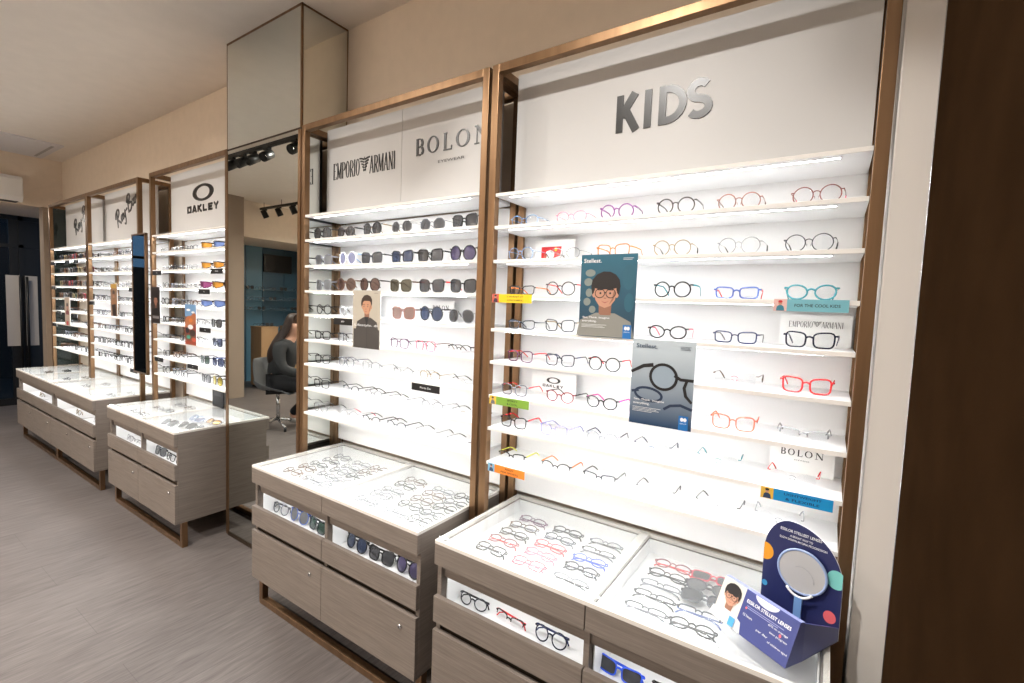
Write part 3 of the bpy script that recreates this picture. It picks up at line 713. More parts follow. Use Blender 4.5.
BAYS = {'kids': (0.0, 1.2), 'column': (-1.2215, -0.0145), 'ring': (-3.170, -1.997), 'script': (-4.594, -3.385), 'far': (-5.785, -4.597)}
CABS = {'kids': (0.0365, 1.1665), 'column': (-1.1625, -0.0465), 'ring': (-3.136, -2.0315), 'script': (-4.564, -3.445), 'far': (-5.747, -4.571)}
def build_displays():
    pbr('shelf_edge', (0.86, 0.83, 0.79), 0.4); pbr('tan_panel', (0.45, 0.38, 0.3), 0.5)
    Z = lambda f: f
    build_bay(*BAYS['kids'], 'bronze framed shelving at the right end, headed KIDS', [lambda b, y0, y1, m: kids_letters(b, .446, .752, 2.134, 2.258, y0, y1, m)])
    build_bay(*BAYS['column'], 'bronze framed shelving between the mirrored column and the KIDS shelving',
              [lambda b, y0, y1, m: armani(b, -1.135, -.657, 2.158, 2.242, y0, y1, m), lambda b, y0, y1, m: bolon(b, -.523, -.10, 2.196, 2.270, y0, y1, m)])
    build_bay(*BAYS['ring'], 'bronze framed shelving headed by a black oval ring, left of the mirrored column', [lambda b, y0, y1, m: oakley(b, -2.857, -2.372, 2.118, 2.308, y0, y1, m)])
    build_bay(*BAYS['script'], 'bronze framed shelving with handwritten sign and slim mirror at its right', [lambda b, y0, y1, m: script_sign(b, -4.25, 2.10, .142, .135, .42, y0, y1, m)], lo_left=.7185)
    build_bay(*BAYS['far'], 'bronze framed shelving beside the entrance, with dark green glass side', [lambda b, y0, y1, m: script_sign(b, -5.43, 2.10, .142, .135, .42, y0, y1, m)], lo_right=.7185, end_glass=True)
    build_cabinet(*CABS['kids'], 'oak display cabinet with glass top under the KIDS shelves')
    build_cabinet(*CABS['column'], 'oak display cabinet with glass top between the mirrored column and KIDS cabinet')
    build_cabinet(*CABS['ring'], 'oak display cabinet with glass top whose side reaches the tall mirror')
    build_cabinet(*CABS['script'], 'oak display cabinet under the shelves beside the slim mirror', False)
    build_cabinet(*CABS['far'], 'oak display cabinet nearest the entrance door', False)

# ------------------------------------------------------------------ stocking the shelves
def build_stock():
    rnd = random.Random(5)
    ROW = ['top', 'second', 'third', 'fourth', 'fifth', 'sixth', 'seventh', 'bottom']
    def stand(spec, x, z, label, group, kid, parts, y=None):
        y = y if y is not None else .052 + rnd.uniform(-.006, .006)
        if spec[0] == 'shield': y -= .012
        pair(spec, label, group, (x, y, z + .0006), (0, 0, rnd.uniform(-.09, .05)), parts, kid)
    for s, row in enumerate(KIDS_ROWS):
        row = [(k, it) for k, it in enumerate(row) if (s, k) not in ((2, 2), (3, 2), (4, 3), (5, 3))]     # none behind the posters
        for n, (k, (x, *sp)) in enumerate(row):
            g = f'children\'s frames on the {ROW[s]} shelf'
            stand(tuple(sp), x - (.012 if k < 5 else .004), SHELF_Z[s], f'{describe(tuple(sp))}, {ORD[n]} from left on {ROW[s]} KIDS shelf', g, True, True)
    for s, row in enumerate(COLUMN_ROWS):
        row = [it for k, it in enumerate(row) if (s, k) not in ((3, 2), (4, 2))]
        for k, (x, *sp) in enumerate(row):
            g = f'frames on the {ROW[s]} shelf beside the column'
            stand(tuple(sp), x - (.012 if k < 5 else .004), SHELF_L[s], f'{describe(tuple(sp))}, {ORD[k]} from left, {ROW[s]} shelf beside mirrored column', g, False, True)
    OPT = [('square', 'black', 'black', 'c', 'a'), ('round', 'grey', 'grey', 'c', 't'), ('rectangular', 'black', 'black', 'c', 'h'), ('oval', 'silver', 'black', 'c', 'm'), ('square', 'dark grey', 'black', 'c', 't'), ('rectangular', 'clear', 'black', 'c', 'r'), ('round', 'black', 'black', 'c', 't'), ('oval', 'tortoise', 'brown', 'c', 'a')]
    SH = lambda f, l: ('shield', f, f, l, 'a')
    sun = [[SH('black', 'or'), SH('black', 'mb'), SH('tortoise', 'or')], [SH('black', 'or'), SH('dark grey', 'or'), SH('plum', 'mg')], [SH('plum', 'mg'), SH('black', 'or'), ('square', 'black', 'black', 'g', 'a')],
           [SH('black', 'mb'), SH('navy', 'mb'), ('square', 'black', 'black', 'g', 'a')], [('rectangular', 'silver', 'silver', 'c', 'm'), ('square', 'black', 'black', 'g', 'a'), ('square', 'grey', 'black', 'g', 'a')],
           [('rectangular', 'white', 'white', 'c', 'm'), ('square', 'blue black', 'navy', 'n', 'a'), ('square', 'olive', 'black', 'ol', 'a')], [('square', 'dark grey', 'black', 'gr', 'a'), ('square', 'navy', 'blue', 'n', 'a'), ('square', 'black', 'grey', 'lg', 'a')],
           [('square', 'dark grey', 'dark grey', 'lg', 'a'), ('round', 'olive', 'olive', 'ye', 'a'), ('square', 'grey', 'black', 'n', 'a')]]
    for s in range(8):
        for k in range(4):
            sp = OPT[(k * 3 + s * 2) % 8]
            if s < 3: sp = [('rectangular', 'silver', 'black', 'c', 'm'), ('rectangular', 'white', 'black', 'c', 'h'), ('oval', 'dark grey', 'black', 'c', 'm'), ('rectangular', 'grey', 'white', 'c', 't')][(k + s) % 4]
            if s == 7 and k == 3: continue
            stand(sp, -3.05 + .152 * k, SHELF_L[s], f'{describe(sp)}, {ORD[k]} from left, {ROW[s]} shelf left of tall mirror', f'frames on the {ROW[s]} shelf left of the tall mirror', False, False)
        for k in range(3):
            sp = sun[s][k]
            stand(sp, [-2.43, -2.255, -2.085][k], SHELF_L[s], f'{describe(sp)}, {ORD[2 - k] if k < 2 else "first"} from right, {ROW[s]} shelf left of tall mirror', f'frames on the {ROW[s]} shelf left of the tall mirror', False, False)
    for s in range(8):
        for k in range(8):
            dk = s in (6, 7)
            sp = OPT[(k * 5 + s * 3) % 8] if not dk else OPT[[0, 4, 2, 0, 6, 0, 4, 2][k]]
            if s in (1, 2) and k > 1: sp = [('oval', 'gold', 'brown', 'c', 'm'), ('rectangular', 'clear', 'grey', 'c', 't'), ('round', 'silver', 'silver', 'c', 'm')][k % 3]
            if s == 4 and k in (2, 3): continue
            stand(sp, -4.49 + .139 * k, SHELF_L[s], f'{describe(sp)}, {ORD[k]} from left on {ROW[s]} shelf beside slim mirror', f'frames on the {ROW[s]} shelf beside the slim mirror', False, False)
    SUNS = [('round', 'black', 'black', 'g', 'a'), ('square', 'black', 'black', 'g', 'a'), ('aviator', 'gold', 'black', 'gr', 'm'), ('square', 'tortoise', 'brown', 'br', 'a'), ('round', 'dark brown', 'brown', 'br', 'a'), ('aviator', 'silver', 'black', 'g', 'm'), ('square', 'dark red', 'black', 'g', 'a')]
    for s in range(8):
        for k in range(7):
            sp = SUNS[(k * 2 + s) % 7] if s < 4 else OPT[(k * 3 + s) % 8]
            if s in (4, 5) and k in (3, 4): continue
            stand(sp, -5.66 + .158 * k, SHELF_L[s], f'{describe(sp)}, {ORD[k]} from left on {ROW[s]} shelf nearest the entrance', f'frames on the {ROW[s]} shelf nearest the entrance', False, False)
    # trays under the glass lids
    T1 = [[('cat-eye', 'plum', 'plum', 'c', 't'), ('oval', 'tortoise', 'grey', 'c', 't'), ('oval', 'dark brown', 'black', 'c', 't'), ('oval', 'dark red', 'red', 'c', 't'), ('square', 'black', 'black', 'c', 'a')],
          [('oval', 'black', 'black', 'c', 'a'), ('oval', 'grey blue', 'grey', 'c', 't'), ('square', 'crimson', 'red', 'c', 't'), ('oval', 'pink', 'pink', 'c', 't'), ('square', 'crimson', 'pink', 'c', 't')],
          [('oval', 'grey', 'black', 'c', 'h'), ('rectangular', 'black', 'grey', 'c', 'h'), ('oval', 'bright blue', 'bright blue', 'c', 't'), ('oval', 'black', 'dark grey', 'c', 'a'), ('rectangular', 'grey', 'black', 'c', 'h')]]
    T2 = [[('oval', 'dark red', 'red', 'c', 't'), ('oval', 'black', 'black', 'c', 't'), ('rectangular', 'grey', 'grey', 'c', 'h'), ('rectangular', 'dark grey', 'black', 'c', 'h'), ('rectangular', 'dark grey', 'grey', 'c', 'h')],
          [('rectangular', 'crimson', 'crimson', 'g', 'a'), ('oval', 'dark grey', 'black', 'lg', 'a'), ('square', 'dark grey', 'grey', 'g', 'a'), ('rectangular', 'grey blue', 'blue', 'c', 'h'), ('oval', 'black', 'black', 'c', 'a')]]
    YR = [.128, .06, -.012, -.08, -.156]; RW = ['back', 'fourth', 'third', 'second', 'front']; CN = ['left', 'middle', 'right']
    def lay(sp, x, y, label, group, kid, parts):
        a, b_, _ = spec_dims('eye' if sp[3] == 'c' else 'sun', sp[0], kid)
        pair(sp, label, group, (x, y - .022, .6532 + .019), (math.radians(-78), 0, rnd.uniform(-.05, .05)), parts, kid, True)
    for c in range(3):
        for q in range(5): lay(T1[c][q], .18 + .155 * c, YR[q], f'{describe(T1[c][q])} in {RW[q]} row, {CN[c]} column of left KIDS tray', 'frames in the left KIDS tray', True, True)
    for c in range(2):
        for q in range(5): lay(T2[c][q], .731 + .128 * c, YR[q], f'{describe(T2[c][q])} in {RW[q]} row, {CN[c]} column of right KIDS tray', 'frames in the right KIDS tray', True, True)
    PALE = [('round', 'grey', 'silver', 'c', 't'), ('round', 'tortoise', 'brown', 'c', 't'), ('oval', 'grey', 'grey', 'c', 't'), ('round', 'black', 'black', 'c', 't'), ('oval', 'dark grey', 'grey', 'c', 't'), ('oval', 'pale grey', 'grey', 'c', 't'), ('round', 'brown', 'brown', 'c', 't')]
    for t, xs in ((0, (-1.036, -.872, -.741)), (1, (-.482, -.302, -.167))):
        for c in range(3):
            for q in range(5):
                sp = PALE[(c * 3 + q * 2 + t) % 7]
                if c == 1 and q in (0, 4): sp = PALE[5]
                if (t, c) == (1, 2): sp = [PALE[3], PALE[4]][q % 2]
                lay(sp, xs[c], YR[q], f'{describe(sp)}, {RW[q]} row, {CN[c]} column, {("left", "right")[t]} tray beside column', 'frames in the trays beside the column', False, True)
    OS = [('square', 'grey', 'grey', 'lg', 'a'), ('square', 'pale blue', 'blue', 'b', 'a'), ('square', 'dark grey', 'black', 'g', 'a'), ('rectangular', 'tortoise', 'brown', 'or', 'a'), ('square', 'dark grey', 'black', 'lg', 'a'), ('square', 'black', 'black', 'g', 'a')]
    for k, (x, y) in enumerate(((-2.46, -.16), (-2.46, .0), (-2.3, -.12), (-2.3, .04), (-2.14, -.1), (-2.14, .08))):
        pair(OS[k], f'{describe(OS[k])}, {ORD[k]} pair in the tray meeting tall mirror', 'sunglasses in the tray by the tall mirror', (x, y - .012, .6535 + .014), (math.radians(-62), 0, rnd.uniform(-.2, .2)), False, False, True)
    for c in range(3):
        for q in (0, 2, 4):
            sp = PALE[(c + q) % 7]
            lay(sp, -3.02 + .16 * c, YR[q], f'{describe(sp)}, {RW[q]} row, {CN[c]} column, tray by tall mirror', 'frames in the tray by the tall mirror', False, False)
    for nm, xs, txt in (('script', (-4.42, -4.2, -3.8, -3.6), 'cabinet beside slim mirror'), ('far', (-5.6, -5.38, -4.98, -4.76), 'cabinet nearest the entrance')):
        for c, x in enumerate(xs):
            for q in (1, 3):
                sp = PALE[(c * 2 + q) % 7] if c or nm == 'script' else ('square', 'black', 'black', 'g', 'a')
                lay(sp, x, YR[q], f'{describe(sp)}, {RW[q]} row, {ORD[c]} column, {txt}', f'frames under the glass of the {txt}', False, False)
    # front drawers
    DK = [(.168, ('oval', 'dark grey', 'black', 'c', 'a')), (.321, ('rectangular', 'black', 'red', 'c', 'h')), (.477, ('round', 'blue black', 'navy', 'c', 'a')), (.704, ('rectangular', 'bright blue', 'bright blue', 'g', 'a')), (.86, ('oval', 'black', 'black', 'c', 't')), (1.02, ('round', 'red', 'red', 'c', 't'))]
    DB = [(-1.042, ('round', 'grey', 'black', 'c', 'a')), (-.888, ('round', 'blue', 'navy', 'lg', 'a')), (-.744, ('square', 'dark grey', 'black', 'gr', 'a')), (-.468, ('round', 'black', 'black', 'n', 'a')), (-.312, ('square', 'black', 'black', 'g', 'a')), (-.157, ('round', 'black', 'black', 'p', 'a'))]
    DO = [(-2.98, ('oval', 'silver', 'black', 'c', 'm')), (-2.82, ('rectangular', 'silver', 'black', 'c', 'r')), (-2.68, ('round', 'black', 'black', 'c', 't')), (-2.46, ('square', 'dark grey', 'black', 'lg', 'a')), (-2.3, ('square', 'black', 'black', 'c', 'a')), (-2.14, ('square', 'black', 'black', 'g', 'a'))]
    for D, nm, kid, parts in ((DK, 'KIDS drawers', True, True), (DB, 'drawers beside mirrored column', False, True), (DO, 'drawers by tall mirror', False, False)):
        for k, (x, sp) in enumerate(D):
            pair(sp, f'{describe(sp)}, {ORD[k]} from left in the lit {nm}', f'frames in the lit {nm}', (x - .028, -.2, .4646), (math.radians(-14), 0, rnd.uniform(-.12, .05)), parts, kid, True)
    for nm, xs in (('drawers beside slim mirror', (-4.2, -3.75)), ('drawers nearest the entrance', (-5.35, -4.9))):
        for k, x in enumerate(xs):
            sp = [('oval', 'gold', 'gold', 'c', 'm'), ('oval', 'silver', 'silver', 'c', 'm')][k]
            pair(sp, f'{describe(sp)}, {ORD[k]} from left in the lit {nm}', f'frames in the lit {nm}', (x, -.19, .4646), (math.radians(-14), 0, 0), False, False, True)
# ------------------------------------------------------------------ printed matter
def ink(name, rgb, rough=0.4): return pbr('ink_' + name, srgb(rgb), rough)
def grad(name, top, bot, z0, z1):
    m = pbr(name, (0.5, 0.5, 0.5), 0.4)
    N, L, b = nodes_of(m)
    tc = N.new('ShaderNodeTexCoord'); sx = N.new('ShaderNodeSeparateXYZ'); mr = N.new('ShaderNodeMapRange')
    mr.inputs['From Min'].default_value = z0; mr.inputs['From Max'].default_value = z1
    cr = N.new('ShaderNodeValToRGB'); cr.color_ramp.elements[0].color = (*srgb(bot), 1); cr.color_ramp.elements[1].color = (*srgb(top), 1)
    L.new(tc.outputs['Object'], sx.inputs[0]); L.new(sx.outputs['Z'], mr.inputs['Value']); L.new(mr.outputs[0], cr.inputs['Fac']); L.new(cr.outputs['Color'], b.inputs['Base Color'])
    return m
def poster(name, label, cx, cz, w, h, base, paint, y=-.004):
    p = MB(); p.box(-w / 2, w / 2, -.0008, .0025, -h / 2, h / 2, M['white'], mfront=base)
    o = p.build(name, None, (cx, y, cz)); tag(o, label, 'poster')
    b = MB(); paint(b, w, h); b.build('print', o)
    return o
def bust(b, cx, cz, s, shirt, skin, hair, y, shade, glasses=None, turn=0.0, adult=False):
    """printed portrait: cx,cz chin-to-brow centre, s face half-height"""
    e = -.00015
    b.flat([(cx - s * 2.1, cz - s * 3.0), (cx + s * 2.2, cz - s * 3.0), (cx + s * 1.9, cz - s * 1.9), (cx + s * .75, cz - s * 1.35), (cx - s * .65, cz - s * 1.35), (cx - s * 1.85, cz - s * 1.9)], y, shirt)
    b.flat([(cx - s * .42, cz - s * 1.5), (cx + s * .46, cz - s * 1.5), (cx + s * .5, cz - s * .6), (cx - s * .46, cz - s * .6)], y + e, shade)
    b.flat([(cx - s * .5, cz - s * 1.35), (cx, cz - s * 1.75), (cx - s * .1, cz - s * 1.95), (cx - s * .85, cz - s * 1.5)], y + 2 * e, shirt)
    b.ellipse(cx + turn * s * .1, cz + s * .42, s * 1.02, s * 1.0, y + 2 * e, hair)
    for sd in (-1, 1): b.ellipse(cx + sd * s * .84, cz - s * .05, s * .14, s * .24, y + 3 * e, skin, 12)
    b.flat([(cx + s * x, cz + s * z) for x, z in ((-.78, .5), (-.82, 0), (-.72, -.45), (-.42, -.85), (0, -1.0), (.42, -.85), (.72, -.45), (.82, 0), (.78, .5), (.5, .72), (-.5, .72))], y + 4 * e, skin)
    if not adult: b.flat([(cx + s * x, cz + s * z) for x, z in ((-.98, -.1), (-.86, .05), (-.8, .36), (-.55, .30), (-.3, .27), (0, .29), (.3, .26), (.55, .31), (.8, .38), (.86, .05), (.98, -.1), (1.08, .5), (1.0, .95), (.72, 1.3), (.3, 1.5), (-.2, 1.52), (-.68, 1.32), (-1.0, .95), (-1.08, .5))], y + 5 * e, hair)
    b.flat([(cx + s * x, cz + s * z) for x, z in ((.3, -.78), (.62, -.42), (.74, .1), (.62, .2), (.52, -.3))], y + 4.5 * e, shade)
    if adult:      # swept hair, open forehead
        b.flat([(cx + s * x, cz + s * z) for x, z in ((-.84, .1), (-.74, .62), (-.3, .86), (.3, .8), (.72, .6), (.82, .1), (.98, .3), (1.0, .9), (.7, 1.3), (.1, 1.5), (-.5, 1.4), (-.95, 1.0), (-1.0, .4))], y + 6 * e, hair)
    ex = turn * s * .18
    for sd in (-1, 1):
        b.ellipse(cx + ex + sd * s * .36, cz + s * .02, s * .15, s * .07, y + 6 * e, ink('eye_white', (188, 150, 132)), 12)
        b.ellipse(cx + ex + sd * s * .36, cz + s * .02, s * .075, s * .075, y + 7 * e, hair, 10)
        b.ribbon([(cx + ex + sd * s * .2, cz + s * .26), (cx + ex + sd * s * .55, cz + s * .24)], s * .06, y + 6 * e, y + 5 * e, hair)
    b.ribbon([(cx + ex - s * .1, cz - s * .3), (cx + ex, cz - s * .34), (cx + ex + s * .1, cz - s * .3)], s * .06, y + 6 * e, y + 5 * e, shade)
    b.flat([(cx + ex - s * .3, cz - s * .52), (cx + ex, cz - s * .6), (cx + ex + s * .3, cz - s * .52), (cx + ex, cz - s * .68)], y + 6 * e, ink('lip', (168, 96, 88)))
    if glasses:
        for sd in (-1, 1):
            q = [(cx + ex + sd * s * .4 + s * .35 * math.cos(2 * PI * k / 20), cz + s * .01 + s * .31 * math.sin(2 * PI * k / 20)) for k in range(20)]
            b.ribbon(q, s * .055, y + 8 * e, y + 7 * e, glasses, closed=True)
        b.ribbon([(cx + ex - s * .07, cz + s * .06), (cx + ex + s * .07, cz + s * .06)], s * .07, y + 8 * e, y + 7 * e, glasses)
def fine_lines(b, x, z, w, n, m, y, dz=.0042, th=.0011):
    for k in range(n): b.ribbon([(x, z - k * dz), (x + w * (1, .86, .94, .7, .9)[k % 5], z - k * dz)], th, y, y + .0001, m)
def blue_tab(b, w, h, y):
    b.box(w / 2 - .037, w / 2 - .009, y, y + .0002, -h / 2, -h / 2 + .044, ink('tab_blue', (22, 112, 186)))
    wh = ink('paper', (240, 242, 244))
    for sd in (-1, 1): b.ellipse(w / 2 - .023 + sd * .0045, -h / 2 + .033, .005, .006, y - .0001, wh, 14)
    b.text('ESSILOR', w / 2 - .023, -h / 2 + .021, .0028, y - .0001, wh, width=.019)
def build_posters():
    wh = ink('paper', (240, 242, 244)); sk = ink('skin', (196, 146, 122)); sk2 = ink('skin_shade', (150, 106, 86)); hr = ink('hair', (30, 26, 28)); Y = -.0011
    def p1(b, w, h):
        for x, z, rx, rz in ((-.062, .075, .018, .012), (-.068, .045, .015, .013), (-.064, .01, .012, .014), (-.07, -.02, .013, .013), (-.05, -.045, .012, .012), (.07, .06, .02, .04), (.075, -.02, .016, .03)):
            b.ellipse(x, z, rx, rz, Y + .0001, ink('bokeh', (128, 138, 134)) if x < 0 else ink('bokeh_teal', (34, 92, 112)), 18)
        bust(b, -.006, .008, .047, ink('shirt', (140, 140, 134)), sk, hr, Y, sk2, ink('spectacles', (34, 24, 22)))
        b.text('Stellest.', -.055, h / 2 - .02, .0135, Y - .0015, wh, width=.062, bold=.01)
        fine_lines(b, .05, h / 2 - .014, .034, 2, wh, Y - .0015)
        b.text('See. Think. Imagine', -.035, -.072, .0075, Y - .0015, wh, width=.095, bold=.012); b.text('everything.', -.058, -.084, .0085, Y - .0015, wh, width=.052, bold=.012)
        fine_lines(b, -.085, -.095, .088, 3, wh, Y - .0015)
        blue_tab(b, w, h, Y - .0016)
    poster('poster', 'teal poster of a smiling boy in round spectacles hung on the KIDS shelves', .5015, 1.5675, .193, .27, grad('poster_teal', (34, 98, 120), (24, 56, 78), -.13, .13), p1)
    def p2(b, w, h):
        fr = ink('frame_black', (22, 22, 26)); rf = ink('reflect', (26, 46, 74)); X = lambda v: -w / 2 + v * w; Zz = lambda v: h / 2 - v * h
        def lens(cx, cz, rx, rz, rot, m, t, y, fill=None):
            q = [(cx + math.cos(rot) * rx * math.cos(a) - math.sin(rot) * rz * math.sin(a), cz + math.sin(rot) * rx * math.cos(a) + math.cos(rot) * rz * math.sin(a)) for a in [2 * PI * k / 30 for k in range(30)]]
            if fill: b.flat(q, y + .0002, fill)
            b.ribbon(q, t, y, y + .0001, m, closed=True)
        lens(X(.3), Zz(.64), .042, .02, -.12, rf, .0075, Y - .0002)
        b.ribbon([(X(.02), Zz(.62)), (X(.14), Zz(.60))], .008, Y - .0002, Y, rf)
        b.ribbon([(X(.56), Zz(.79)), (X(.66), Zz(.74)), (X(.82), Zz(.72)), (X(1), Zz(.76))], .008, Y - .0002, Y, rf)
        lens(X(.53), Zz(.42), .04, .038, -.35, fr, .0085, Y - .0006, ink('lens_sheen', (150, 166, 180)))
        b.ribbon([(X(0), Zz(.39)), (X(.2), Zz(.31)), (X(.36), Zz(.29))], [.009, .011, .012], Y - .0005, Y, fr)
        b.ribbon([(X(.7), Zz(.39)), (X(.8), Zz(.43)), (X(.9), Zz(.43)), (X(1), Zz(.43))], .009, Y - .0005, Y, fr)
        b.ribbon([(X(.9), Zz(.43)), (X(.86), Zz(.52)), (X(.89), Zz(.61)), (X(.985), Zz(.68))], [.008, .009, .009, .007], Y - .0005, Y, fr)
        b.text('Stellest.', -.05, h / 2 - .02, .0135, Y - .0015, ink('title_navy', (60, 78, 100)), width=.066, bold=.01)
        fine_lines(b, .052, h / 2 - .016, .032, 3, ink('title_navy', (60, 78, 100)), Y - .0015)
        b.text('See. Think. Imagine', -.035, -.056, .0075, Y - .0015, wh, width=.095, bold=.012); b.text('everything.', -.058, -.068, .0085, Y - .0015, wh, width=.052, bold=.012)
        fine_lines(b, -.085, -.08, .088, 4, wh, Y - .0015)
        blue_tab(b, w, h, Y - .0016)
    poster('poster', 'grey blue poster showing a large black spectacle frame, hung on the KIDS shelves', .693, 1.302, .191, .267, grad('poster_grey', (190, 202, 210), (28, 62, 96), -.13, .1), p2)
    def p3(b, w, h):
        b.box(-w / 2, w / 2, Y + .0001, Y + .0002, -h / 2, h / 2, ink('beige_bg', (186, 178, 164)))
        bust(b, .004, .06, .037, ink('jacket', (74, 70, 68)), ink('skin_tan', (196, 146, 116)), ink('hair_brown', (58, 44, 38)), Y, sk2, None, -.9, True)
        b.box(-.09, .092, Y + .00005, Y + .0001, -h / 2, -.045, ink('jacket', (74, 70, 68)))
        b.flat([(-.012, .012), (.02, .012), (.006, -.03)], Y - .0012, ink('collar', (46, 44, 48)))
        b.ribbon([(.006, -.03), (.01, -h / 2)], .002, Y - .0012, Y - .001, ink('collar', (46, 44, 48)))
        b.text('Lifestyle. di', 0, -.028, .014, Y - .0016, wh, width=.16)
        fine_lines(b, .055, h / 2 - .012, .026, 1, hr, Y - .0012)
    poster('poster', 'beige poster of a man in a grey jacket, right of the mirrored column', -.6855, 1.438, .194, .27, ink('beige_bg', (186, 178, 164)), p3)
    def p4(b, w, h):
        b.box(-w / 2, w / 2, Y + .0001, Y + .0003, .055, h / 2, ink('sky_print', (110, 150, 190)))
        for x, z, rx, rz in ((-.03, .1, .03, .008), (.04, .085, .025, .007)): b.ellipse(x, z, rx, rz, Y, ink('paper', (240, 242, 244)), 16)
        b.flat([(-w / 2, -.02), (w / 2, -.02), (w / 2, .07), (.05, .085), (.01, .062), (-.04, .058), (-w / 2, .03)], Y, ink('cliff', (176, 108, 72)))
        b.flat([(-w / 2, -.03), (-.02, -.01), (w / 2, .01), (w / 2, -.07), (-w / 2, -.06)], Y - .0002, ink('rock', (140, 66, 54)))
        for x, z, rx, rz, c in ((.0, -.015, .04, .016, (222, 222, 226)), (-.045, -.04, .03, .02, (40, 38, 44)), (.03, -.055, .045, .022, (60, 48, 46)), (-.03, -.085, .03, .014, (70, 150, 130)), (.05, -.1, .035, .014, (196, 90, 70)), (.005, .03, .03, .014, (206, 120, 60))):
            b.ellipse(x, z, rx, rz, Y - .0004, ink('spot_%d_%d_%d' % c, c), 14)
        b.box(-w / 2, w / 2, Y - .0001, Y, -h / 2, -.11, ink('brick_red', (150, 70, 50)))
    poster('poster', 'colourful desert sports poster on the shelves left of the tall mirror', -2.495, 1.322, .165, .275, ink('cliff2', (120, 78, 62)), p4)
    def p5(b, w, h):
        bust(b, .005, .03, .034, ink('coat', (26, 24, 26)), ink('skin_dim', (150, 104, 84)), ink('hair', (30, 26, 28)), Y, ink('skin_dim2', (110, 74, 60)), None, -.6, True)
        b.box(-.05, .06, Y - .0016, Y - .0014, -.1, -.08, ink('grey_text', (120, 116, 116)))
    poster('poster', 'dark portrait poster at the left edge of the shelves headed by the oval ring', -3.066, 1.44, .155, .268, ink('dark_bg', (38, 32, 32)), p5)
    def p6(b, w, h):
        bust(b, .002, .045, .026, ink('dress', (160, 116, 84)), ink('skin', (206, 158, 134)), ink('hair_brown', (58, 44, 38)), Y, sk2, ink('spectacles', (34, 24, 22)))
        b.flat([(-.045, -.04), (.04, -.03), (.05, -h / 2), (-.02, -h / 2)], Y - .0012, ink('dress_dark', (52, 40, 38)))
        b.box(-.06, .06, Y - .0003, Y - .0001, .1, h / 2, ink('ochre', (190, 150, 70)))
    poster('poster', 'narrow portrait poster with ochre top on the shelves beside the slim mirror', -3.92, 1.457, .15, .272, ink('tan_bg', (150, 120, 96)), p6)
    def p7(b, w, h):
        bust(b, 0, .045, .026, ink('maroon', (120, 40, 48)), ink('skin', (206, 158, 134)), ink('hair', (30, 26, 28)), Y, sk2, None, .4)
        b.box(-.03, .03, Y - .0014, Y - .0012, -h / 2, -.1, ink('poster_red', (196, 50, 54)))
    poster('poster', 'beige portrait poster with red foot on the shelves nearest the entrance', -5.2, 1.32, .16, .28, ink('tan_pale', (196, 180, 164)), p7)
    # leaflet propped below the ring shelves
    b = MB(); b.box(-.08, .08, 0, .006, 0, .15, ink('leaflet_black', (20, 20, 24))); b.box(-.05, .05, -.0006, 0, .08, .11, ink('leaflet_grey', (60, 60, 64))); 
    o = tag(b.build('leaflet', None, (-2.55, .19, .7185)), 'black leaflet standing at the back of the glass top left of the tall mirror', 'leaflet')
    # small shelf-edge labels
    def label(x0, x1, zc, base, pic, lines, text, txt, picpaint=None):
        w = x1 - x0; h = .032
        p = MB(); p.box(0, w, -.0006, .0022, -h / 2, h / 2, M['white'], mfront=base)
        o = p.build('shelf_label', None, (x0, -.0005, zc)); tag(o, text, 'label')
        b = MB()
        px = 0
        if pic:
            px = .031; b.box(0, px, -.0008, -.0006, -h / 2, h / 2, pic[0])
            b.flat([(.006, -h / 2 + .001), (.026, -h / 2 + .001), (.024, -.004), (.019, .0), (.012, .0), (.008, -.004)], -.0009, pic[1])
            b.ellipse(.0155, .006, .0048, .006, -.0010, ink('skin', (206, 158, 134)), 12); b.ellipse(.0155, .0095, .0052, .0035, -.0011, pic[2], 12)
        for k, t in enumerate(lines):
            z = 0 if len(lines) == 1 else (.0065 if k == 0 else -.0065)
            b.text(t, (px + w) / 2, z, .0066 if len(lines) > 1 else .0078, -.0009, txt, width=min((w - px) * .74, .0078 * len(t)), bold=.012)
        b.build('print', o)
    bk = M['black']
    label(.036, .213, 1.552, ink('yellow', (244, 206, 30)), (ink('rosy', (206, 96, 80)), ink('grape', (60, 40, 60)), ink('hair', (30, 26, 28))), ['I WANT IT', 'COLOURFUL'], 'yellow label clipped to the third KIDS shelf at its left end', bk)
    label(.04, .219, 1.163, ink('green', (130, 172, 62)), (ink('sun', (226, 190, 70)), ink('grey_cloth', (110, 110, 120)), ink('hair_brown', (58, 44, 38))), ['SPORTY', '& COOL'], 'green label clipped to the sixth KIDS shelf at its left end', bk)
    label(.044, .213, .899, ink('orange', (236, 134, 44)), (ink('pool', (120, 170, 200)), ink('navy_cloth', (40, 60, 90)), ink('hair', (30, 26, 28))), ['READY', 'FOR SPORTS'], 'orange label clipped to the bottom KIDS shelf at its left end', bk)
    label(.98, 1.147, 1.552, ink('aqua', (122, 186, 200)), (ink('blush', (232, 190, 184)), ink('teal_cloth', (60, 130, 150)), ink('bow', (206, 40, 50))), ['FOR THE COOL KIDS'], 'aqua label clipped to the third KIDS shelf at its right end', bk)
    label(.983, 1.15, 1.036, ink('cyan', (22, 144, 206)), (ink('ochre_bg', (226, 180, 70)), ink('navy_cloth', (40, 60, 90)), ink('hair', (30, 26, 28))), ['LIGHTWEIGHT', '& FLEXIBLE'], 'bright blue label clipped to the seventh KIDS shelf at its right end', ink('deep_navy', (20, 40, 90)))
    wt = ink('paper', (240, 242, 244)); nb = ink('label_black', (16, 16, 18))
    label(-.935, -.79, 1.42, nb, None, ['MYP'], 'black label beside the man poster on the shelves right of the column', wt)
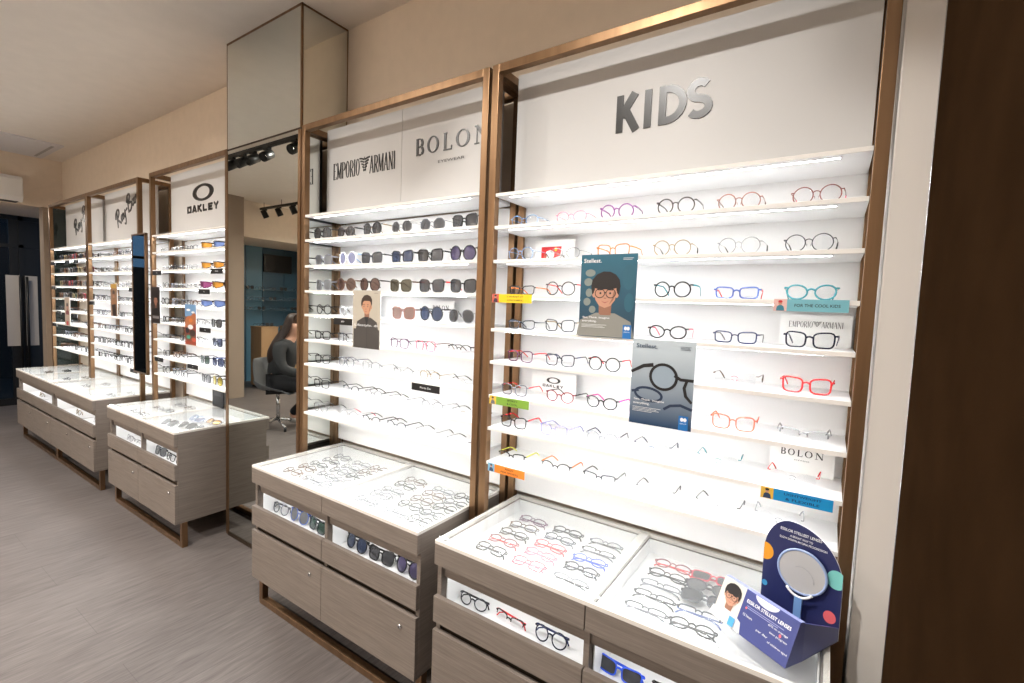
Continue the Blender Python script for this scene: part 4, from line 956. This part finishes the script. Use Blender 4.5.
    label(-.383, -.218, 1.163, nb, None, ['Porta De'], 'black label on the sixth shelf under the serif lettered board', wt)
    for x0, z, t, n in ((-3.125, 1.677, 'second shelf, left end, left of the tall mirror', ''), (-2.213, 1.68, 'second shelf, right end, left of the tall mirror', 'w'), (-2.382, 1.549, 'third shelf left of the tall mirror', 'w'), (-2.373, 1.297, 'fifth shelf left of the tall mirror', 'w'), (-2.555, 1.036, 'seventh shelf left of the tall mirror', 'w'), (-3.11, 1.036, 'seventh shelf, left end, left of the tall mirror', '')):
        label(x0, x0 + .158, z, nb, None, ['PRIZM' if x0 == -2.213 else 'RX'], 'black label clipped to the ' + t, wt)
    for x0, z, t in ((-4.56, 1.42, 'fourth shelf, left end, beside the slim mirror'), (-3.6, 1.549, 'third shelf, right end, beside the slim mirror'), (-3.6, .897, 'bottom shelf, right end, beside the slim mirror'), (-5.74, 1.80, 'top shelf, left end, nearest the entrance'), (-5.26, 1.803, 'top shelf, middle, nearest the entrance'), (-4.99, 1.803, 'top shelf, right end, nearest the entrance'), (-5.74, 1.549, 'third shelf, left end, nearest the entrance'), (-5.58, 1.297, 'fifth shelf, left end, nearest the entrance'), (-5.06, 1.28, 'fifth shelf, right part, nearest the entrance'), (-5.74, 1.163, 'sixth shelf, left end, nearest the entrance')):
        label(x0, x0 + .15, z, nb, None, ['RX'], 'black label clipped to the ' + t, wt)
    # standing cards
    def card(x0, x1, z, h, y, text, fn):
        w = x1 - x0; b = MB(); b.box(0, w, 0, .004, 0, h, ink('card_white', (238, 238, 236)))
        b.box(.0, w, .004, .03, 0, .003, ink('card_white', (238, 238, 236)))
        o = tag(b.build('sign_card', None, (x0, y, z + .0004)), text, 'sign'); q = MB(); fn(q, w, h); q.build('print', o)
    card(.985, 1.163, 1.437, .092, .185, 'white card with thin serif lettering on the fourth KIDS shelf', lambda b, w, h: armani(b, .022, w - .02, .055, .073, -.0006, .0, M['letter']))
    card(.985, 1.150, 1.053, .090, .185, 'white card lettered in serif capitals on the seventh KIDS shelf', lambda b, w, h: bolon(b, .028, w - .028, .052, .072, -.0006, .0, M['letter']))
    card(.115, .315, 1.18, .088, .185, 'white card with oval ring emblem on the sixth KIDS shelf', lambda b, w, h: oakley(b, .052, .148, .028, .068, -.0006, .0, M['letter']))
    def red(b, w, h):
        r_ = ink('signal_red', (214, 44, 48))
        b.flat([(.03, .022), (.05, .022), (.052, .048), (.07, .054), (.09, .044), (.085, .022), (.115, .03), (.12, .066), (.03, .066)], -.0005, r_)
        b.ellipse(.095, .055, .006, .008, -.0008, ink('yellow', (244, 206, 30)), 12); b.ellipse(.048, .03, .007, .01, -.0008, ink('rosy', (206, 96, 80)), 12)
        b.ribbon([(.1, .035), (.135, .028)], .003, -.0008, 0, ink('grey_text', (120, 116, 116)))
    card(.105, .28, 1.697, .092, .185, 'white card with a red printed picture on the second KIDS shelf', red)
    card(-.475, -.315, 1.446, .092, .185, 'white card behind the blue tinted pair, under the serif lettered board', lambda b, w, h: bolon(b, .03, w - .03, .05, .07, -.0006, .0, M['letter']))
    card(-1.0, -.83, 1.446, .09, .185, 'white card behind the man poster, right of the mirrored column', lambda b, w, h: armani(b, .03, w - .03, .045, .06, -.0006, .0, M['letter']))

def build_stand():
    """navy counter display with a hand mirror, on the right cabinet top"""
    ang = math.atan2(-.5217, .8531)
    r = thing('counter_display', 'navy cardboard lens display with round mirror on the KIDS cabinet glass', 'display stand', (1.08, -.244, .7184), ang)
    navy = ink('stand_navy', (40, 46, 92), .35); lav = ink('stand_lavender', (136, 144, 196), .35); mid = ink('stand_blue', (74, 84, 150), .35); wh = ink('paper', (240, 242, 244))
    D = .2; t0 = -.2095
    # wedge box: sloped front, narrow shelf on top
    b = MB(); zt = .099; back = .060
    def wedge(xa, xb, mf):
        i = b.pts([(xa, 0, 0), (xb, 0, 0), (xb, .044, zt), (xa, .044, zt), (xa, back, 0), (xb, back, 0), (xb, back, zt - .003), (xa, back, zt - .003)])
        b.face((i, i + 1, i + 2, i + 3), mf); b.face((i + 3, i + 2, i + 6, i + 7), lav); b.face((i + 1, i + 5, i + 6, i + 2), mid); b.face((i + 4, i, i + 3, i + 7), mid); b.face((i + 5, i + 4, i + 7, i + 6), mid); b.face((i + 4, i + 5, i + 1, i), mid)
    wedge(t0, -.142, ink('beige_photo', (212, 206, 198))); wedge(-.142, 0, ink('stand_front', (62, 70, 128), .35))
    b.build('front_box', r)
    # low side wall and floor behind it
    BX, BY, BA = -.0105, .2127, math.radians(15.0); W = .187
    b = MB(); fl = [(t0, back), (0, back), (BX, BY), (BX - W * math.cos(BA), BY - W * math.sin(BA))]
    i = b.pts([(x, y, .0006) for x, y in fl] + [(x, y, .0026) for x, y in fl]); b.face((i + 4, i + 5, i + 6, i + 7), navy); b.face((i + 3, i + 2, i + 1, i), navy)
    for k in range(4): b.face((i + k, i + (k + 1) % 4, i + 4 + (k + 1) % 4, i + 4 + k), navy)
    i = b.pts([(-.003, back, 0), (BX - .003, BY, 0), (BX - .003, BY, .034), (-.003, back, zt - .006), (0, back, 0), (BX, BY, 0), (BX, BY, .034), (0, back, zt - .006)])
    for f in ((0, 1, 2, 3), (7, 6, 5, 4), (3, 2, 6, 7), (1, 5, 6, 2)): b.face([i + k for k in f], navy if f == (0, 1, 2, 3) else mid)
    b.build('side_wall', r)
    # arched back board, opened a little towards the aisle
    def place(o): o.location = (BX, BY, 0); o.rotation_euler = (0, 0, BA); return o
    out = [(-W, 0), (0, 0), (0, .135)] + [(-.120 + .120 * math.cos(q), .135 + .127 * math.sin(q)) for q in [PI / 2 * k / 14 for k in range(1, 15)]] + [(-.120 - .067 * math.sin(q), .162 + .100 * math.cos(q)) for q in [PI / 2 * k / 10 for k in range(1, 11)]]
    b = MB(); b.prism(out, -.001, .003, navy, wh); bb = place(b.build('back_board', r))
    def clipped(cx, cz, rr, col, nm):
        q = [(min(-.0005, max(-W + .0005, cx + rr * math.cos(2 * PI * k / 28))), cz + rr * 1.15 * math.sin(2 * PI * k / 28)) for k in range(28)]
        p.flat(q, -.0014, ink(nm, col))
    p = MB()
    clipped(-W + .004, .158, .021, (236, 160, 36), 'dot_amber'); clipped(-W + .008, .068, .007, (60, 150, 200), 'dot_blue'); clipped(-.014, .152, .021, (128, 206, 200), 'dot_mint'); clipped(-.022, .052, .014, (232, 106, 112), 'dot_coral')
    p.text('ESSILOR STELLEST LENSES', -.100, .236, .0075, -.0015, wh, width=.098, bold=.015)
    p.text('A BRIGHT WAY TO', -.098, .223, .0056, -.0015, wh, width=.054, bold=.01); p.text('SLOW DOWN MYOPIA PROGRESSION', -.094, .213, .0056, -.0015, wh, width=.112, bold=.01)
    p.build('print', bb)
    for x, y, rx, c, nm in ((-.055, .186, .016, (232, 106, 112), 'dot_coral'), (-.034, .148, .015, (246, 222, 110), 'dot_lemon')):
        p = MB(); p.ellipse(0, 0, rx, .011, 0, ink(nm, c), 20); dd = p.build('dot', r); dd.location = (x, y, .0032); dd.rotation_euler = (math.radians(-90), 0, 0)
    # round hand mirror on a clip
    TC = Matrix.Translation((-.088, -.012, .142))
    m = MB(); m.T = TC; m.lathe([(.0545, .005), (.0545, .0)], ink('disc_grey', (186, 186, 186), .3), 36, 'y', False)
    mo = place(m.build('round_mirror', r)); mo['label'] = 'pale round disc'
    m = MB(); m.T = TC; m.tube([(.0565 * math.cos(2 * PI * k / 36), .0015, .0565 * math.sin(2 * PI * k / 36)) for k in range(36)], .0034, ink('rim_blue', (150, 170, 210), .3), 8, closed=True, up=(0, 1, 0))
    m.tube([(.03 * math.cos(q), -.0008, -.02 + .034 * math.sin(q)) for q in [PI * k / 12 for k in range(0, 9)]], .0006, ink('etch', (150, 152, 158)), 4)
    m.build('rim', mo)
    m = MB(); m.tube([(-.088 + .042 * math.cos(q), -.02, .136 + .058 * math.sin(q)) for q in [math.radians(d) for d in range(225, 320, 10)]], .0033, wh, 8); m.box(-.097, -.079, -.024, -.017, .02, .078, ink('clip_blue', (120, 160, 210), .3)); place(m.build('clip', r))
    # printing on the sloped front
    sl = math.atan2(.044, zt)
    b = MB()
    b.text('ESSILOR STELLEST LENSES', -.073, .083, .0085, -.0006, wh, width=.118, bold=.015)
    fine_lines(b, -.128, .072, .1, 2, ink('lav_line', (170, 176, 220)), -.0006)
    for x, z, t, w in ((-.118, .05, '12 hours', .026), (-.073, .034, 'per day', .03), (-.04, .062, '67% on average', .05), (-.03, .026, 'of children aged', .05), (-.035, .048, 'slow progress', .045)): b.text(t, x, z, .0062, -.0006, wh, width=w)
    b.ellipse(-.032, .055, .003, .004, -.0008, ink('dot_coral', (232, 106, 112)), 12); b.ellipse(-.128, .066, .0025, .003, -.0008, ink('dot_coral', (232, 106, 112)), 12)
    b.flat([(-.128 + .045 + .032 * math.cos(a), .1075 + .017 * math.sin(a)) for a in [PI + PI * k / 14 for k in range(15)]], -.0007, ink('badge', (214, 216, 232)))
    q = b.build('print', r); q.rotation_euler = (-sl, 0, 0)
    b = MB(); bust(b, -.173, .068, .0225, ink('pale_shirt', (206, 208, 210)), ink('skin', (206, 158, 134)), ink('hair', (30, 26, 28)), -.0008, ink('skin_shade', (168, 122, 100)), ink('spectacles', (34, 24, 22)))
    b.box(-.16, -.1435, -.0042, -.004, .004, .026, ink('tab_pale', (80, 160, 216)))
    q = b.build('portrait', r); q.rotation_euler = (-sl, 0, 0); q['label'] = 'printed portrait of a child in spectacles'
# ------------------------------------------------------------------ lamps
def aim(src, dst): return (Vector(dst) - Vector(src)).to_track_quat('-Z', 'Y').to_euler()
def spotlight(x, y, target, label, watts, size=62, blend=.75, col=(1.0, .93, .86)):
    z = 2.915
    r = thing('spotlight', label, 'spotlight', (x, y, z), 0, 'track spotlights')
    d = (Vector(target) - Vector((x, y, 2.845))).normalized()
    b = MB(); b.box(-.045, .045, -.016, .016, -.02, .0, M['blackmetal']); b.tube([(0, 0, -.015), (0, 0, -.05)], .008, M['blackmetal'], 8); b.build('adapter', r)
    hd = MB(); q = d.to_track_quat('Z', 'Y').to_matrix().to_4x4(); hd.T = Matrix.Translation((0, 0, -.07)) @ q
    hd.lathe([(.030, -.06), (.042, -.055), (.044, .06), (.040, .064), (.037, .06), (.034, .004)], M['blackmetal'], 20); h = hd.build('lamp_head', r)
    ln = MB(); ln.T = hd.T.copy(); ln.lathe([(.015, .0045), (.014, .006)], M['lamp'], 18); ln.build('lamp_lens', h)
    L = bpy.data.lights.new('spot_lamp', 'SPOT'); L.energy = watts; L.spot_size = math.radians(size); L.spot_blend = blend; L.color = col; L.shadow_soft_size = .02
    o = bpy.data.objects.new('spot_lamp', L); COL.objects.link(o); o.parent = r
    p = Vector((0, 0, -.07)) + d * .075; o.location = p; o.rotation_euler = aim((0, 0, 0), d)
def build_lights():
    def rail(x0, x1, y, label):
        r = thing('track_rail', label, 'track', ((x0 + x1) / 2, y, 2.915)); w = (x1 - x0) / 2
        b = MB(); b.box(-w, w, -.017, .017, 0, .033, M['blackmetal']); b.build('rail', r)
        b = MB()
        for k in range(3): b.tube([(-w + .1 + (2 * w - .2) * k / 2, 0, .033), (-w + .1 + (2 * w - .2) * k / 2, 0, CEIL - 2.915)], .004, M['blackmetal'], 6)
        b.build('hanger', r)
    rail(-6.05, 1.1, -.98, 'long black lighting track above the aisle, reflected in the tall mirror')
    rail(-6.48, -5.3, -2.61, 'short black lighting track near the blue display wall')
    xs = [(-5.4, -5.2), (-4.6, -4.4), (-3.98, -4.25), (-3.77, -3.85), (-3.58, -3.55), (-3.33, -2.95), (-2.88, -2.55), (-1.5, -1.0), (-.75, -.45), (.1, .25), (.55, .62), (.95, 1.0)]
    for k, (x, tx) in enumerate(xs):
        spotlight(x, -.98, (tx, .13, 2.12), f'black track spotlight over the aisle, number {ORD[k] if k < 10 else ("eleventh", "twelfth")[k - 10]} counting from the entrance', SPOT * (1.7 if x < -2.5 else 1.0))
    for k, x in enumerate((-6.36, -5.96, -5.58)):
        spotlight(x, -2.61, (x + .25, -3.7, .6), f'black spotlight on the short track, {ORD[k]} from the blue display wall', SPOT * .5, 75)
    n = 0
    for x in (-5.0, -3.2, -1.4, .3):  # ceiling lamps and fittings added to lift the general room light
        for y in (-3.6, -1.3):
            r = thing('downlight', f'recessed ceiling downlight in the {("rear", "front")[y > -2]} row, {ORD[[-5.0, -3.2, -1.4, .3].index(x)]} from the entrance', 'downlight', (x, y, CEIL), 0, 'recessed ceiling downlights')
            b = MB(); b.lathe([(.06, -.004), (.062, -.001), (.062, 0)], M['acwhite'], 24); b.build('trim_ring', r)
            b = MB(); b.lathe([(.045, -.006), (.045, -.0042)], M['lamp'], 20); b.build('diffuser', r)
            L = bpy.data.lights.new('fill_area_lamp', 'AREA'); L.shape = 'DISK'; L.size = .1; L.energy = DOWN * ({-5.0: 1.7, -3.2: 1.6, -1.4: 1.3, .3: 1.3} if y < -2 else {-5.0: .7, -3.2: .75, -1.4: .9, .3: 1.3})[x]; L.color = (1.0, .96, .91); L.spread = math.radians(150)
            o = bpy.data.objects.new('fill_area_lamp', L); COL.objects.link(o); o.parent = r; o.location = (0, 0, -.012)
    r = thing('downlight', 'small downlight under the soffit inside the entrance door', 'downlight', (-7.1, -.35, 2.47))  # lamp added to brighten the entrance recess
    b = MB(); b.lathe([(.06, -.004), (.062, -.001), (.062, 0)], M['acwhite'], 24); b.build('trim_ring', r)
    b = MB(); b.lathe([(.045, -.006), (.045, -.0042)], M['lamp'], 20); b.build('diffuser', r)
    L = bpy.data.lights.new('fill_area_lamp', 'AREA'); L.shape = 'DISK'; L.size = .1; L.energy = 3.0; L.color = (1.0, .94, .86)
    o = bpy.data.objects.new('fill_area_lamp', L); COL.objects.link(o); o.parent = r; o.location = (0, 0, -.012)
    w = bpy.data.worlds.new('dusk'); S.world = w; w.use_nodes = True
    bg = w.node_tree.nodes['Background']; bg.inputs['Color'].default_value = (*srgb((86, 122, 164)), 1); bg.inputs['Strength'].default_value = 0.5

# ------------------------------------------------------------------ far side of the room, seen in the tall mirror
def build_window_display():
    sf = M['glass']
    for k, z in enumerate((1.32, 1.5, 1.69)):
        r = thing('glass_shelf', f'glass shelf on the blue display wall, {("lowest", "middle", "highest")[k]} of three', 'shelf', (-7.55, -3.25, z), 0, 'glass shelves on the blue wall')
        b = MB(); b.box(-.145, .1, -.93, .9, -.008, 0, MATS['shelf_pane']); b.build('glass_pane', r)
        b = MB()
        for y in (-.85, 0, .82): b.box(-.15, -.02, y - .006, y + .006, -.022, -.009, M['chrome'])
        b.build('bracket', r)
        for j in range(8):
            sp = [('round', 'black', 'black', 'c', 't'), ('square', 'black', 'black', 'g', 'a'), ('square', 'tortoise', 'brown', 'c', 'a')][(j + k) % 3]
            pair(sp, f'{describe(sp)}, {ORD[j]} along the {("lowest", "middle", "highest")[k]} glass shelf of blue wall', 'frames on the blue wall shelves', (-7.56, -4.05 + .21 * j, z + .0006), (0, 0, PI / 2), False)
    r = thing('wall_screen', 'black screen high on the blue display wall', 'screen', (-7.7, -3.58, 2.02))
    b = MB(); b.box(.0, .04, -.27, .27, 0, .33, M['black']); b.build('casing', r); b = MB(); b.box(.0402, .041, -.255, .255, .015, .315, MATS['screen_glass']); b.build('screen_glass', r)
    for (x, y, t) in ((-6.95, -2.93, 'oak plinth in front of the blue display wall, nearer the taupe pillar'), (-6.95, -3.45, 'oak plinth in front of the blue display wall, farther from the taupe pillar')):
        r = thing('plinth', t, 'plinth', (x, y, 0)); b = MB(); b.box(-.17, .17, -.145, .145, .04, 1.03, M['pedestal']); b.build('body', r, bevel=.003); b = MB(); b.box(-.15, .15, -.125, .125, 0, .04, M['black']); b.build('toe_kick', r)
        b = MB(); b.box(-.175, .175, -.15, .15, 1.03, 1.05, M['pedestal']); b.build('plinth_top', r)
        for j in range(2):
            sp = ('round', 'black', 'black', 'c', 'a') if j else ('square', 'dark grey', 'black', 'g', 'a')
            pair(sp, f'{describe(sp)} on the oak plinth {("nearer", "farther from")[y < -3.2]} the taupe pillar', 'frames on the oak plinths', (x + .02, y - .08 + .16 * j, 1.0508), (0, 0, PI / 2), False)
def skin_obj(name, joints, bones, radii, mat, parent, sub=2):
    me = bpy.data.meshes.new(name); me.from_pydata(joints, bones, []); me.materials.append(mat)
    o = bpy.data.objects.new(name, me); COL.objects.link(o); o.parent = parent
    sk = o.modifiers.new('skin', 'SKIN'); sk.use_smooth_shade = True
    me.skin_vertices[0].data[0].use_root = True
    for v, r in zip(me.skin_vertices[0].data, radii): v.radius = r if isinstance(r, tuple) else (r, r)
    sb = o.modifiers.new('smooth', 'SUBSURF'); sb.levels = sub; sb.render_levels = sub
    return o
def build_person():
    # turned so that the back of the chair faces the tall mirror's left edge
    loc = (-4.20, -1.68, 0); rz = math.atan2(-.52, .85)
    ch = thing('swivel_chair', 'grey shell chair on a chrome star base, reflected in the tall mirror', 'chair', (loc[0] - .85 * .085, loc[1] + .52 * .085, 0), rz)
    shell = pbr('grey_shell', srgb((108, 112, 116)), .4)
    prof = [(.235, .428), (.22, .445), (.14, .45), (.02, .44), (-.10, .437), (-.17, .46), (-.205, .53), (-.225, .64), (-.245, .76), (-.255, .82)]
    wid = [.20, .215, .23, .245, .25, .25, .245, .235, .21, .17]; lift = [.0, .01, .04, .085, .13, .15, .11, .05, .015, 0]
    b = MB(); rows = []
    for (x, z), w, l in zip(prof, wid, lift):
        rows.append(b.pts([(x + (.07 * abs(u) ** 2.2 if z > .5 else 0), w * u, z + (l * abs(u) ** 3 if z < .5 else l * .3 * abs(u))) for u in [-1 + 2 * k / 10 for k in range(11)]]))
    for a, c in zip(rows, rows[1:]):
        for k in range(10): b.face((a + k, a + k + 1, c + k + 1, c + k), shell, True)
    o = b.build('shell', ch); sd = o.modifiers.new('thick', 'SOLIDIFY'); sd.thickness = .008; ss = o.modifiers.new('smooth', 'SUBSURF'); ss.levels = 1; ss.render_levels = 2
    b = MB(); b.tube([(0, 0, .09), (0, 0, .42)], .022, M['chrome'], 14); b.lathe([(.07, .415), (.09, .432)], M['chrome'], 16); b.build('column', ch)
    for k in range(4):
        a = PI / 4 + k * PI / 2; b = MB()
        b.tube([(.02 * math.cos(a), .02 * math.sin(a), .1), (.27 * math.cos(a), .27 * math.sin(a), .045)], [.02, .013], M['chrome'], 8); b.tube([(.27 * math.cos(a), .27 * math.sin(a), .045), (.27 * math.cos(a), .27 * math.sin(a), .0)], .014, M['black'], 8); b.build('leg', ch)
    p = thing('person', 'seated person with long brown hair in dark clothes, reflected in the tall mirror', 'person', (loc[0] - .02, loc[1] + .01, .015), rz)
    sk = pbr('skin_tone', srgb((196, 150, 126)), .5)
    # one continuous body: pelvis root, spine, head, arms to the lap, legs
    J = [(-.06, 0, .535), (-.04, 0, .68), (.01, 0, .84), (.06, 0, .985), (.10, 0, 1.065), (.125, 0, 1.15), (.135, 0, 1.235),
         (.05, .13, .97), (.04, .185, .94), (.07, .215, .80), (.12, .225, .71), (.27, .16, .655), (.33, .13, .645),
         (.05, -.13, .97), (.04, -.185, .94), (.07, -.215, .80), (.12, -.225, .71), (.27, -.16, .655), (.33, -.13, .645),
         (.0, .095, .525), (.2, .115, .53), (.40, .11, .52), (.40, .11, .33), (.35, .11, .10), (.42, .12, .045),
         (.0, -.095, .525), (.2, -.115, .53), (.40, -.11, .52), (.27, -.11, .33), (.03, -.13, .12), (.10, -.14, .05)]
    B = [(0, 1), (1, 2), (2, 3), (3, 4), (4, 5), (5, 6), (3, 7), (7, 8), (8, 9), (9, 10), (10, 11), (11, 12), (3, 13), (13, 14), (14, 15), (15, 16), (16, 17), (17, 18),
         (0, 19), (19, 20), (20, 21), (21, 22), (22, 23), (23, 24), (0, 25), (25, 26), (26, 27), (27, 28), (28, 29), (29, 30)]
    R = [(.11, .10), (.095, .12), (.10, .145), (.09, .13), .044, (.075, .07), (.085, .075), .07, .058, .046, .04, .032, .026, .07, .058, .046, .04, .032, .026,
         .09, .082, .06, .052, .036, .034, .09, .082, .06, .052, .036, .034]
    # fingers
    for sy in (1, -1):
        wr = 12 if sy > 0 else 18; base = J[wr]
        J.append((base[0] + .045, base[1] - sy * .01, base[2] - .006)); palm = len(J) - 1; B.append((wr, palm)); R.append((.03, .018))
        for f, (dy, ln) in enumerate(((.026, .062), (.009, .072), (-.009, .066), (-.026, .05))):
            q = (base[0] + .085, base[1] - sy * .01 + dy, base[2] - .008); J.append(q); B.append((palm, len(J) - 1)); R.append(.0095)
            J.append((q[0] + ln * .5, q[1] + dy * .1, q[2] - .010)); B.append((len(J) - 2, len(J) - 1)); R.append(.0085)
            J.append((q[0] + ln * .78, q[1] + dy * .1, q[2] - .030)); B.append((len(J) - 2, len(J) - 1)); R.append(.0075)
        J.append((base[0] + .035, base[1] - sy * .045, base[2] - .004)); B.append((palm, len(J) - 1)); R.append(.011)
        J.append((base[0] + .07, base[1] - sy * .06, base[2] - .012)); B.append((len(J) - 2, len(J) - 1)); R.append(.009)
    skin_obj('body', J, B, R, sk, p)
    jk = pbr('charcoal_jacket', srgb((46, 48, 50)), .85); tr = pbr('black_trousers', srgb((24, 24, 28)), .85)
    idx = list(range(0, 5)) + list(range(7, 12)) + list(range(13, 18)); mp = {k: n for n, k in enumerate(idx)}
    skin_obj('jacket', [J[k] if k != 4 else (.085, 0, 1.035) for k in idx], [(mp[a], mp[c]) for a, c in B if a in mp and c in mp], [(.135, .15) if k == 0 else (.128, .15) if k == 1 else tuple(v + .03 for v in R[k]) if isinstance(R[k], tuple) else R[k] + (.024 if k != 4 else .022) for k in idx], jk, p)
    idx = [0, 19, 20, 21, 22, 23, 25, 26, 27, 28, 29]; mp = {k: n for n, k in enumerate(idx)}
    skin_obj('trousers', [J[k] for k in idx], [(mp[a], mp[c]) for a, c in B if a in mp and c in mp], [(.14, .122) if k == 0 else R[k] + .018 for k in idx], tr, p)
    shoe = pbr('pale_shoe', srgb((176, 170, 164)), .6)
    for k in (23, 29):
        x, y, z = J[k]; s = 1 if k == 23 else -1
        o = skin_obj('shoe', [(x - .03, y, .05), (x + .05, y + s * .005, .046), (x + .13, y + s * .012, .038), (x + .18, y + s * .014, .032)], [(0, 1), (1, 2), (2, 3)], [(.042, .04), (.045, .04), (.042, .032), (.03, .024)], shoe, p)
    # face
    hx, hy, hz = J[6]; f = MB()
    for sy in (1, -1):
        f.T = Matrix.Translation((hx + .0715, sy * .03, hz - .012)); f.lathe([(.002, -.008), (.0085, -.004), (.009, 0), (.007, .004), (.002, .006)], pbr('eye_white_real', (.62, .6, .57), .3), 12, 'x'); f.lathe([(.0042, .0045), (.004, .0066)], pbr('iris', (.03, .02, .015), .2), 10, 'x'); f.tube([(.004, -.014, .016), (.006, 0, .019), (.002, .014, .016)], .002, pbr('brow', (.03, .02, .016), .6), 5)
    f.T = Matrix.Translation((hx + .082, 0, hz - .03)); f.lathe([(.006, .022), (.012, 0), (.014, -.012), (.003, -.018)], sk, 12, 'z')
    f.T = Matrix.Translation((hx + .074, 0, hz - .07)); f.lathe([(.003, -.024), (.007, -.01), (.008, 0), (.007, .01), (.003, .024)], pbr('lips', srgb((160, 86, 84)), .4), 10, 'y')
    f.build('face', p)
    for sy in (1, -1):
        f = MB(); f.T = Matrix.Translation((hx - .005, sy * .078, hz - .015)) @ Matrix.Rotation(sy * .3, 4, 'Z'); f.lathe([(.006, -.008), (.024, -.003), (.026, .002), (.012, .006)], sk, 12, 'y'); f.build('ear', p)
    hm = noisy('brown_hair', srgb((62, 42, 32)), srgb((30, 22, 20)), 40, .45, stretch=(8, 8, .6))
    hb = MB(); ring = []
    prof = [(0, .115, 0), (.065, .105, -.012), (.108, .055, -.024), (.122, 0, -.032), (.135, -.07, -.055), (.15, -.15, -.10), (.165, -.24, -.155), (.16, -.34, -.2), (.13, -.44, -.235), (.07, -.52, -.25)]
    for r_, dz, dx in prof:
        row = []
        for k in range(20):
            a = 2 * PI * k / 20; c, s = math.cos(a), math.sin(a)
            fx = c * r_ * (1.0 if dz > .06 else (.66 if c < .2 else .86 if c < .74 else .12)); wob = 1 + .05 * math.sin(5 * a + dz * 30)
            row.append((hx + dx + fx * wob, s * r_ * .92 * wob, hz + .0 + dz))
        ring.append(hb.pts(row))
    for a, c in zip(ring, ring[1:]):
        for k in range(20): j = (k + 1) % 20; hb.face((c + k, c + j, a + j, a + k), hm, True)
    hb.face([ring[-1] + k for k in range(19, -1, -1)], hm)
    o = hb.build('hair', p); ss = o.modifiers.new('smooth', 'SUBSURF'); ss.levels = 1; ss.render_levels = 2

# ------------------------------------------------------------------ camera
def build_camera():
    cx, cy, cz, yaw, pitch, roll, f = 1.1107, -1.4622, 1.5149, 0.5892, 0.0693, 0.0382, 473.9115
    fw = Vector((-math.sin(yaw) * math.cos(pitch), math.cos(yaw) * math.cos(pitch), -math.sin(pitch)))
    r = Vector((math.cos(yaw), math.sin(yaw), 0)); u = r.cross(fw)
    r2 = r * math.cos(roll) + u * math.sin(roll); u2 = -r * math.sin(roll) + u * math.cos(roll)
    cam = bpy.data.cameras.new('camera'); cam.sensor_width = 36; cam.lens = f * 36 / 1024; cam.clip_start = .02; cam.clip_end = 60
    o = bpy.data.objects.new('camera', cam); COL.objects.link(o)
    m = Matrix.Identity(4)
    for i in range(3): m[i][0], m[i][1], m[i][2] = r2[i], u2[i], -fw[i]
    m[0][3], m[1][3], m[2][3] = cx, cy, cz
    o.matrix_world = m; S.camera = o
setup_materials(); mats_room()
glassy('shelf_pane', (.8, .9, .9), .12, (.4, .5, .55), .05); pbr('screen_glass', (.01, .01, .012), .1)
build_room(); build_column(); build_displays(); build_stock(); build_posters(); build_stand(); build_window_display(); build_person(); build_lights(); build_camera()
